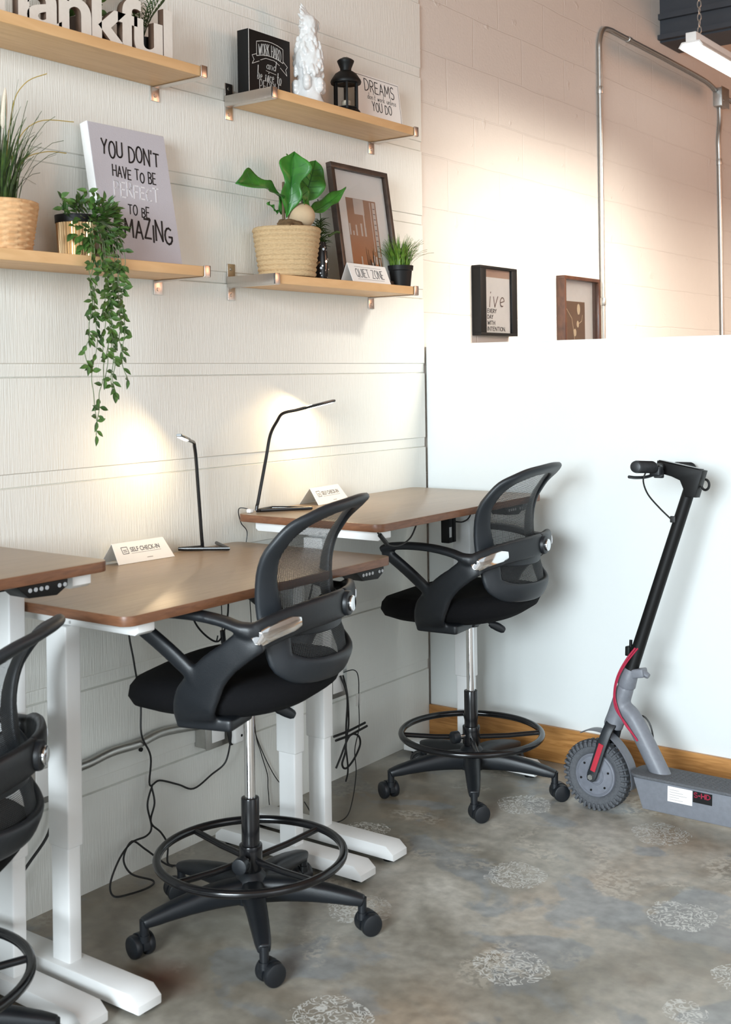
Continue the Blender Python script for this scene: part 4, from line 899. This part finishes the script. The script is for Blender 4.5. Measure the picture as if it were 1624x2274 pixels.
area('warm_strip_light_far', (1.95, 3.1, 2.76), (0, 3.1, 1.14), 1.7, .14, 9, (1, .90, .76), radians(62))

# ================================================================== SCOOTER
m_scg = mat('scooter_grey_paint', (.17, .18, .205), .45, 0, .15, 90, .15)
m_tyre = mat('dusty_rubber', (.085, .09, .10), .8, 0, .5, 160, .35)
m_hub = mat('dusty_hub', (.16, .17, .20), .6, 0, .2, 60, .25)
m_red = mat('red_cable', (.38, .015, .05), .45)
t = thing('kick_scooter', 'grey and black electric kick scooter leaning against the white partition', 'scooter', (.850, -.338, 0)); t.rotation_euler = (radians(-4.5), 0, 0)
SX = .0
def wheel(name, cx, parent):
    b = BM(); R = 64
    for k in range(1): sweep(b, [(cx+.084*cos(2*pi*k/R), 0, .108+.084*sin(2*pi*k/R)) for k in range(R)], .0215, .024, closed=True, n=16, us=(0, 1, 0))
    for k in range(38):
        a = 2*pi*k/38
        for s in (-1, 1):
            Mx = Matrix.Translation((cx, 0, .108)) @ Matrix.Rotation(a+(.08 if s > 0 else 0), 4, 'Y')
            box(b, -.0045, s*.006, .0985, .0045, s*.021, .1085, .0012, Mx)
            box(b, -.004, s*.019, .088, .004, s*.0245, .102, .0012, Mx @ Matrix.Translation((0, 0, 0)))
    wo = obj(name, b, m_tyre, parent)
    b = BM(); cyl(b, (cx, -.022, .108), (cx, .022, .108), .068, n=56, bev=.006)
    for s in (-1, 1):
        sweep(b, [(cx+.060*cos(2*pi*k/48), s*.0225, .108+.060*sin(2*pi*k/48)) for k in range(48)], .002, closed=True, n=6)
        sweep(b, [(cx+.028*cos(2*pi*k/36), s*.0225, .108+.028*sin(2*pi*k/36)) for k in range(36)], .0025, closed=True, n=6)
        cyl(b, (cx, s*.02, .108), (cx, s*.030, .108), .02, .012, n=24)
    h_ = obj('hub_motor', b, m_hub, wo)
    b = BM()
    for k in range(6): a = 2*pi*k/6+.3; cyl(b, (cx+.048*cos(a), -.0245, .108+.048*sin(a)), (cx+.048*cos(a), -.021, .108+.048*sin(a)), .0035, n=10)
    o_ = obj('hub_bolts', b, m_black, wo); o_['kind'] = 'stuff'
    return wo
wheel('front_wheel', 0, t); wheel('rear_wheel', .862, t)
ax = Vector((.300, 0, .954)); A = lambda z: Vector((ax.x/ax.z*(z-.108), 0, z))
for s in (-1, 1):
    b = BM(); P = [A(.095)+Vector((0, s*.043, 0)), A(.14)+Vector((0, s*.043, 0)), A(.21)+Vector((0, s*.042, 0)), A(.262)+Vector((0, s*.032, 0)), A(.285)+Vector((0, s*.012, 0))]
    sweep(b, smooth(P, 4), [.010, .015]+[.017]*11+[.018, .019, .020, .021], .007, us=(1, 0, -.3), n=12, p=3); fk = obj('fork_leg', b, m_plast if s > 0 else m_grayp, t)
    b = BM(); sweep(b, [A(.128)+Vector((0, s*.0515, 0)), A(.215)+Vector((0, s*.0505, 0))], .0085, .002, us=(1, 0, -.3), n=10, p=4); obj('red_reflector', b, mat('red_reflector_plastic', (.45, .03, .05), .3), fk)
    b = BM(); cyl(b, A(.108)+Vector((0, s*.04, 0)), A(.108)+Vector((0, s*.056, 0)), .009, n=6); obj('axle_nut', b, m_galv, fk)
b = BM(); sweep(b, smooth([(-.052, 0, .232), (-.025, 0, .244), (.005, 0, .246), (.035, 0, .240), (.064, 0, .221), (.09, 0, .194), (.109, 0, .165), (.120, 0, .134), (.125, 0, .100), (.121, 0, .085)], 3), .027, .0022, us=(0, 1, 0), n=12, p=3)
obj('front_fender', b, m_scg, t)
b = BM(); sweep(b, smooth([(.862-.11, 0, .17), (.862-.05, 0, .235), (.862, 0, .245), (.862+.08, 0, .215), (.862+.12, 0, .15)], 4), .027, .0025, us=(0, 1, 0), n=12, p=3); obj('rear_fender', b, m_scg, t)
b = BM(); sweep(b, [A(.262), A(.272), A(.30), A(.35), A(.395)], [.030, .031, .029, .028, .0265], n=24); 
dt = smooth([A(.33), (.105, 0, .310), (.132, 0, .275), (.165, 0, .222), (.205, 0, .155), (.222, 0, .125)], 5); sweep(b, dt, [.027]*6+[.0285]*(len(dt)-6), .030, us=(0, 1, 0), n=22)
obj('main_frame', b, m_scg, t, remesh=.0045)
b = BM(); sweep(b, [A(.393), A(.40), A(.425), A(.45)], [.026, .029, .027, .024], n=24); box(b, -.012, -.02, -.014, .052, .02, .014, .005, Matrix.Translation(A(.435)) @ Matrix.Rotation(radians(-12), 4, 'Y')); sweep(b, [A(.435)+Vector((.045, 0, .008)), A(.435)+Vector((.062, 0, .0))], [.014, .010], [.012, .008], us=(0, 1, 0), n=10); obj('folding_latch', b, m_scg, t)
b = BM(); sweep(b, [A(.44), A(.46), A(.60), A(.9), A(1.055)], [.0225, .0205, .0195, .019, .0185], n=26); obj('stem', b, m_black, t)
b = BM(); prism(b, [(.188, 1.104), (.184, 1.068), (.235, 1.056), (.262, 1.045), (.274, 1.018), (.280, .995), (.312, .995), (.336, 1.078)], (0, -.022, 0), (1, 0, 0), (0, 0, 1), (0, 1, 0), .044, .004); hb = obj('stem_head', b, m_black, t)
b = BM(); box(b, -.005, -.019, -.001, .128, .019, .0015, .0008, Matrix.Translation((.198, 0, 1.1035)) @ Matrix.Rotation(radians(10), 4, 'Y')); obj('display', b, m_gloss, hb)
b = BM(); cyl(b, (.205, -.215, 1.083), (.205, .215, 1.083), .0125, n=20); hd = obj('handlebar', b, m_black, t)
for s in (-1, 1):
    b = BM(); cyl(b, (.205, s*.09, 1.083), (.205, s*.222, 1.083), .0175, n=24, bev=.004)
    for k in range(14): y = s*(.1+k*.0085); sweep(b, [(.205+.0178*cos(2*pi*i/20), y, 1.083+.0178*sin(2*pi*i/20)) for i in range(20)], .001, closed=True, n=4)
    obj('grip', b, m_plast, hd)
b = BM(); box(b, .19, -.085, 1.055, .225, -.055, 1.09, .006); sweep(b, smooth([(.20, -.07, 1.06), (.185, -.10, 1.052), (.175, -.15, 1.05), (.172, -.19, 1.052)], 4), .005, n=8); obj('brake_lever', b, m_plast, hd)
b = BM(); cyl(b, (.205, -.045, 1.05), (.205, -.045, 1.075), .016, n=20, bev=.004); obj('bell', b, m_plast, hd)
b = BM(); tube(b, [(.195, -.12, 1.068), (.185, -.115, 1.04), (.19, -.09, 1.0), (.21, -.05, .96), (.238, -.022, .925)], .0026, 8, 6); box(b, .235, -.026, .915, .252, -.014, .935, .002); obj('brake_cable', b, m_cord, t)
b = BM(); sweep(b, [(.336+.012*cos(a), 0, 1.035+.016*sin(a)) for a in [radians(x) for x in range(-160, 110, 18)]], .0038, n=8); obj('folding_hook', b, m_black, t)
b = BM(); tube(b, [A(.520)+Vector((-.002, -.019, 0)), A(.48)+Vector((-.016, -.028, 0)), A(.43)+Vector((-.024, -.034, 0)), A(.38)+Vector((-.018, -.036, 0)), A(.33)+Vector((.002, -.034, 0)), (.108, -.033, .285), (.145, -.030, .240)], .0032, 8, 6); tube(b, [A(.520)+Vector((.006, -.019, 0)), A(.47)+Vector((-.012, -.030, 0)), A(.42)+Vector((-.019, -.038, 0)), A(.36)+Vector((-.008, -.038, 0)), (.098, -.036, .295), (.142, -.031, .246)], .0026, 8, 6); o_ = obj('red_cable', b, m_red, t)
b = BM(); tube(b, [(.108, .02, .30), (.135, .03, .305), (.158, .03, .285), (.170, .03, .245), (.168, .025, .215)], .0028, 8, 6); obj('rear_cable', b, m_cord, t)
b = BM(); box(b, A(.50).x-.034, -.012, .49, A(.50).x-.018, .012, .52, .003); cyl(b, (A(.5).x-.02, 0, .47), (A(.52).x-.026, 0, .54), .005, n=10); obj('charge_clip', b, m_black, t)
b = BM(); prism(b, [(.182, .052), (.80, .052), (.80, .142), (.150, .142), (.155, .125)], (0, -.072, 0), (1, 0, 0), (0, 0, 1), (0, 1, 0), .144, .005); dk = obj('deck', b, m_scg, t)
m_mat_ = mat('deck_rubber', (.10, .105, .115), .85, 0, .8, 150, .3)
b = BM(); P = rrect(.128, -.078, .80, .078, .05, 8); prism(b, P, (0, 0, .1425), (1, 0, 0), (0, 1, 0), (0, 0, 1), .009, .003)
for i in range(34):
    for j in range(7):
        box(b, .25+i*.0155, -.055+j*.0165, .1505, .25+i*.0155+.008, -.055+j*.0165+.008, .1525)
obj('foot_mat', b, m_mat_, dk)
b = BM(); box(b, .262, -.0735, .092, .338, -.0724, .136); st_ = obj('white_sticker', b, m_paper, dk, sm=False)
b = BM(); box(b, .340, -.0735, .104, .398, -.0724, .136); obj('dark_sticker', b, m_black, dk, sm=False)
b = BM(); write(b, 'S-HD', (.368, -.0737, .126), (1, 0, 0), (0, 0, 1), (0, -1, 0), .013, .048, lw=.2); obj('red_lettering', b, m_red, dk, sm=False)
b = BM()
for k in range(5): box(b, .268, -.0738, .126-k*.007, .268+.03+.012*(k % 3), -.0735, .1275-k*.007)
o_ = obj('small_print', b, mat('pale_ink', (.35, .33, .32), .6), dk, sm=False); o_['kind'] = 'stuff'

# ================================================================== WALL SERVICES AND CABLES
def tagged(name, bm, m, label, cat, group=None, **k): return tag(obj(name, bm, m, **k), label, cat, group)
b = BM(); P = smooth([(.016, -1.84, .335), (.016, -1.76, .350), (.016, -1.68, .352), (.018, -1.60, .362), (.018, -1.50, .360), (.016, -1.42, .368), (.016, -1.34, .362), (.018, -1.26, .352)], 26); sweep(b, P, [.0122+(.0009 if i % 2 else 0) for i in range(len(P))], n=12); tagged('flexible_conduit', b, m_galv, 'grey flexible metal conduit running low along the siding wall', 'conduit pipe')
def outlet(label, y0, y1, z0, z1, d=.045):
    t = thing('outlet_box', label, 'outlet box', (.0, (y0+y1)/2, z0), group='metal outlet boxes low on the siding wall'); w = (y1-y0)/2; h = z1-z0
    b = BM(); box(b, .0005, -w, 0, d, w, h, .004); obj('box', b, m_galv, t)
    b = BM(); box(b, d, -w*1.04, -.003, d+.003, w*1.04, h+.003, .001); cv = obj('cover', b, m_galv, t)
    b = BM(); box(b, d+.003, -w*.55, h*.14, d+.006, w*.55, h*.86, .002); obj('receptacle', b, m_paper, cv)
outlet('steel outlet box behind the foreground chair, with white adapter beside it', -1.262, -1.165, .285, .385)
outlet('steel outlet box seen behind the white leg at the left edge', -1.895, -1.805, .305, .405)
outlet('steel outlet box with black plugs, right of the foreground chair', -.685, -.585, .30, .40)
t = thing('power_adapter', 'white rounded power adapter plugged in behind the foreground chair', 'adapter', (.052, -1.155, .283)); b = BM(); box(b, 0, -.022, 0, .03, .022, .085, .008); box(b, -.051, -.012, .045, .002, .012, .075, .002); obj('body', b, m_paper, t)
b = BM(); cyl(b, (.03, .008, .022), (.031, .008, .022), .004, n=14); obj('status_light', b, m_black, t)
def cord(label, P, r=.0028, k=6, m=m_cord, extra=None, name='cable', cat='cable'):
    b = BM(); tube(b, P, r, 7, k)
    if extra: extra(b)
    return tagged(name, b, m, label, cat)
cord('thin black cord dropping from the middle desk to a knot, then to the adapter', [(.30, -1.545, .85), (.12, -1.54, .78), (.03, -1.537, .70), (.025, -1.519, .593), (.02, -1.492, .475), (.034, -1.503, .389), (.03, -1.466, .317), (.02, -1.462, .234), (.02, -1.424, .236), (.022, -1.354, .205), (.022, -1.291, .175), (.03, -1.224, .199), (.05, -1.185, .229), (.060, -1.172, .29)], extra=lambda b: sweep(b, smooth([(.062, -1.172, .28), (.062, -1.176, .32), (.060, -1.178, .36)], 4), [.006, .007, .008, .009, .009, .008, .008, .007, .006], n=8))
cord('looped black cord hanging from the knot and coiled where wall meets floor', [(.03, -1.462, .234), (.04, -1.49, .19), (.04, -1.476, .125), (.045, -1.50, .108), (.045, -1.554, .107), (.05, -1.603, .08), (.06, -1.645, .03), (.085, -1.655, .006), (.11, -1.62, .006), (.12, -1.56, .006), (.10, -1.53, .008), (.06, -1.57, .03), (.04, -1.58, .07), (.035, -1.545, .105), (.04, -1.50, .07), (.06, -1.45, .02), (.075, -1.43, .006)])
cord('second strand of black cord hanging beside the loop to the floor', [(.03, -1.464, .230), (.045, -1.468, .19), (.042, -1.48, .14), (.045, -1.445, .10), (.05, -1.425, .06), (.055, -1.428, .008), (.09, -1.40, .005)])
cord('thin cord on the wall just right of the chair column', [(.012, -1.04, .86), (.012, -1.02, .6), (.012, -1.011, .293), (.012, -.985, .20), (.012, -.955, .12), (.012, -.952, .07), (.03, -.955, .006), (.1, -.94, .005)], .0016)
cord('thin cord crossing behind the middle desk legs', [(.012, -1.03, .35), (.012, -1.002, .248), (.012, -.93, .12), (.014, -.87, .05), (.05, -.84, .006)], .0016)
cord('black cord bundle with strap hanging right of the foreground chair', [(.055, -.628, .37), (.07, -.612, .30), (.06, -.606, .20), (.065, -.618, .12), (.06, -.632, .075), (.06, -.61, .055), (.06, -.565, .075), (.06, -.53, .115), (.062, -.545, .15), (.06, -.59, .158), (.06, -.64, .10), (.06, -.665, .07)], .0036,
     extra=lambda b: (tube(b, [(.06, -.62, .37), (.062, -.600, .30), (.064, -.598, .20), (.06, -.61, .14), (.06, -.60, .05), (.05, -.60, .006)], .003, 7, 5), sweep(b, [(.06, -.675, .178), (.06, -.60, .176), (.06, -.50, .182)], .0045, .004, n=6), sweep(b, [(.068, -.675, .166), (.068, -.60, .164), (.068, -.50, .172)], .0045, .004, n=6)))
cord('thin black cord curving from the wall outlet down to the desk foot', [(.055, -.61, .378), (.06, -.56, .376), (.06, -.535, .345), (.06, -.535, .26), (.07, -.548, .18), (.09, -.60, .12), (.14, -.66, .07), (.20, -.76, .02), (.25, -.86, .006), (.24, -.93, .006), (.17, -.96, .006), (.14, -.90, .008), (.10, -.88, .03)], .0018)
t = thing('cord_tag', 'small clear tag stuck on the thin cord by the wall', 'cord tag', (.06, -.535, .27)); b = BM(); box(b, -.0006, -.014, -.02, .0006, .012, .02); obj('tag', b, m_acr, t, sm=False)
cord('black cord sagging under the front edge of the corner desk', [(.545, -1.075, .936), (.55, -1.05, .91), (.54, -1.01, .892), (.535, -.95, .885), (.53, -.89, .90), (.52, -.84, .938)], .0026, extra=lambda b: cyl(b, (.547, -1.068, .929), (.548, -1.036, .900), .0065, n=10))
t = thing('power_brick', 'black power brick hanging under the corner desk', 'power supply', (.30, -.32, .80)); b = BM(); box(b, -.016, -.03, 0, .016, -.004, .138, .003); box(b, -.016, .002, 0, .014, .022, .138, .003); obj('brick', b, m_black, t)
b = BM(); box(b, .0162, -.026, .02, .0168, -.012, .055); obj('label', b, m_paper, t, sm=False)
cord('black cord looping from the power brick up to the corner desk', [(.31, -.30, .87), (.33, -.28, .868), (.34, -.25, .885), (.345, -.235, .937)], .0026)
cord('lamp cord dropping behind the corner desk from its lamp', [(.055, -1.05, .968), (.018, -1.075, .975), (.01, -1.06, .93), (.012, -1.035, .90), (.012, -1.04, .86)], .0016)
t = thing('cord_switch', 'small white inline switch at the foot of the corner desk lamp', 'switch', (.05, -1.062, .962)); b = BM(); box(b, -.008, -.008, 0, .008, .010, .012, .003); obj('switch', b, m_paper, t)
cord('black cord looping below the middle desk behind the armrest', [(.32, -1.58, .848), (.31, -1.568, .79), (.30, -1.56, .75), (.30, -1.527, .708), (.30, -1.477, .675), (.30, -1.45, .69), (.31, -1.44, .75), (.31, -1.44, .85)], .0026, extra=lambda b: (sweep(b, [(.30, -1.448, .665), (.30, -1.452, .70)], .007, n=8), tube(b, [(.30, -1.475, .675), (.30, -1.47, .69)], .002, 6, 2)))
cord('thin black cord hanging straight under the middle desk front', [(.30, -1.462, .85), (.30, -1.455, .785), (.30, -1.453, .70)], .0014)
cord('pair of thin black cords low on the wall between the two left legs', [(.02, -1.95, .09), (.03, -1.887, .156), (.03, -1.822, .215), (.03, -1.80, .30)], .004)
t = thing('wall_bolt', 'small dark bolt in the siding just below the flexible conduit', 'bolt', (.0, -1.478, .335)); b = BM(); cyl(b, (0, 0, 0), (.006, 0, 0), .006, n=12); obj('bolt', b, m_black, t)
cord('black cord hanging behind the foreground chair at the control panel', [(.40, -1.22, .85), (.42, -1.215, .80), (.40, -1.25, .70), (.36, -1.33, .62)], .0026)
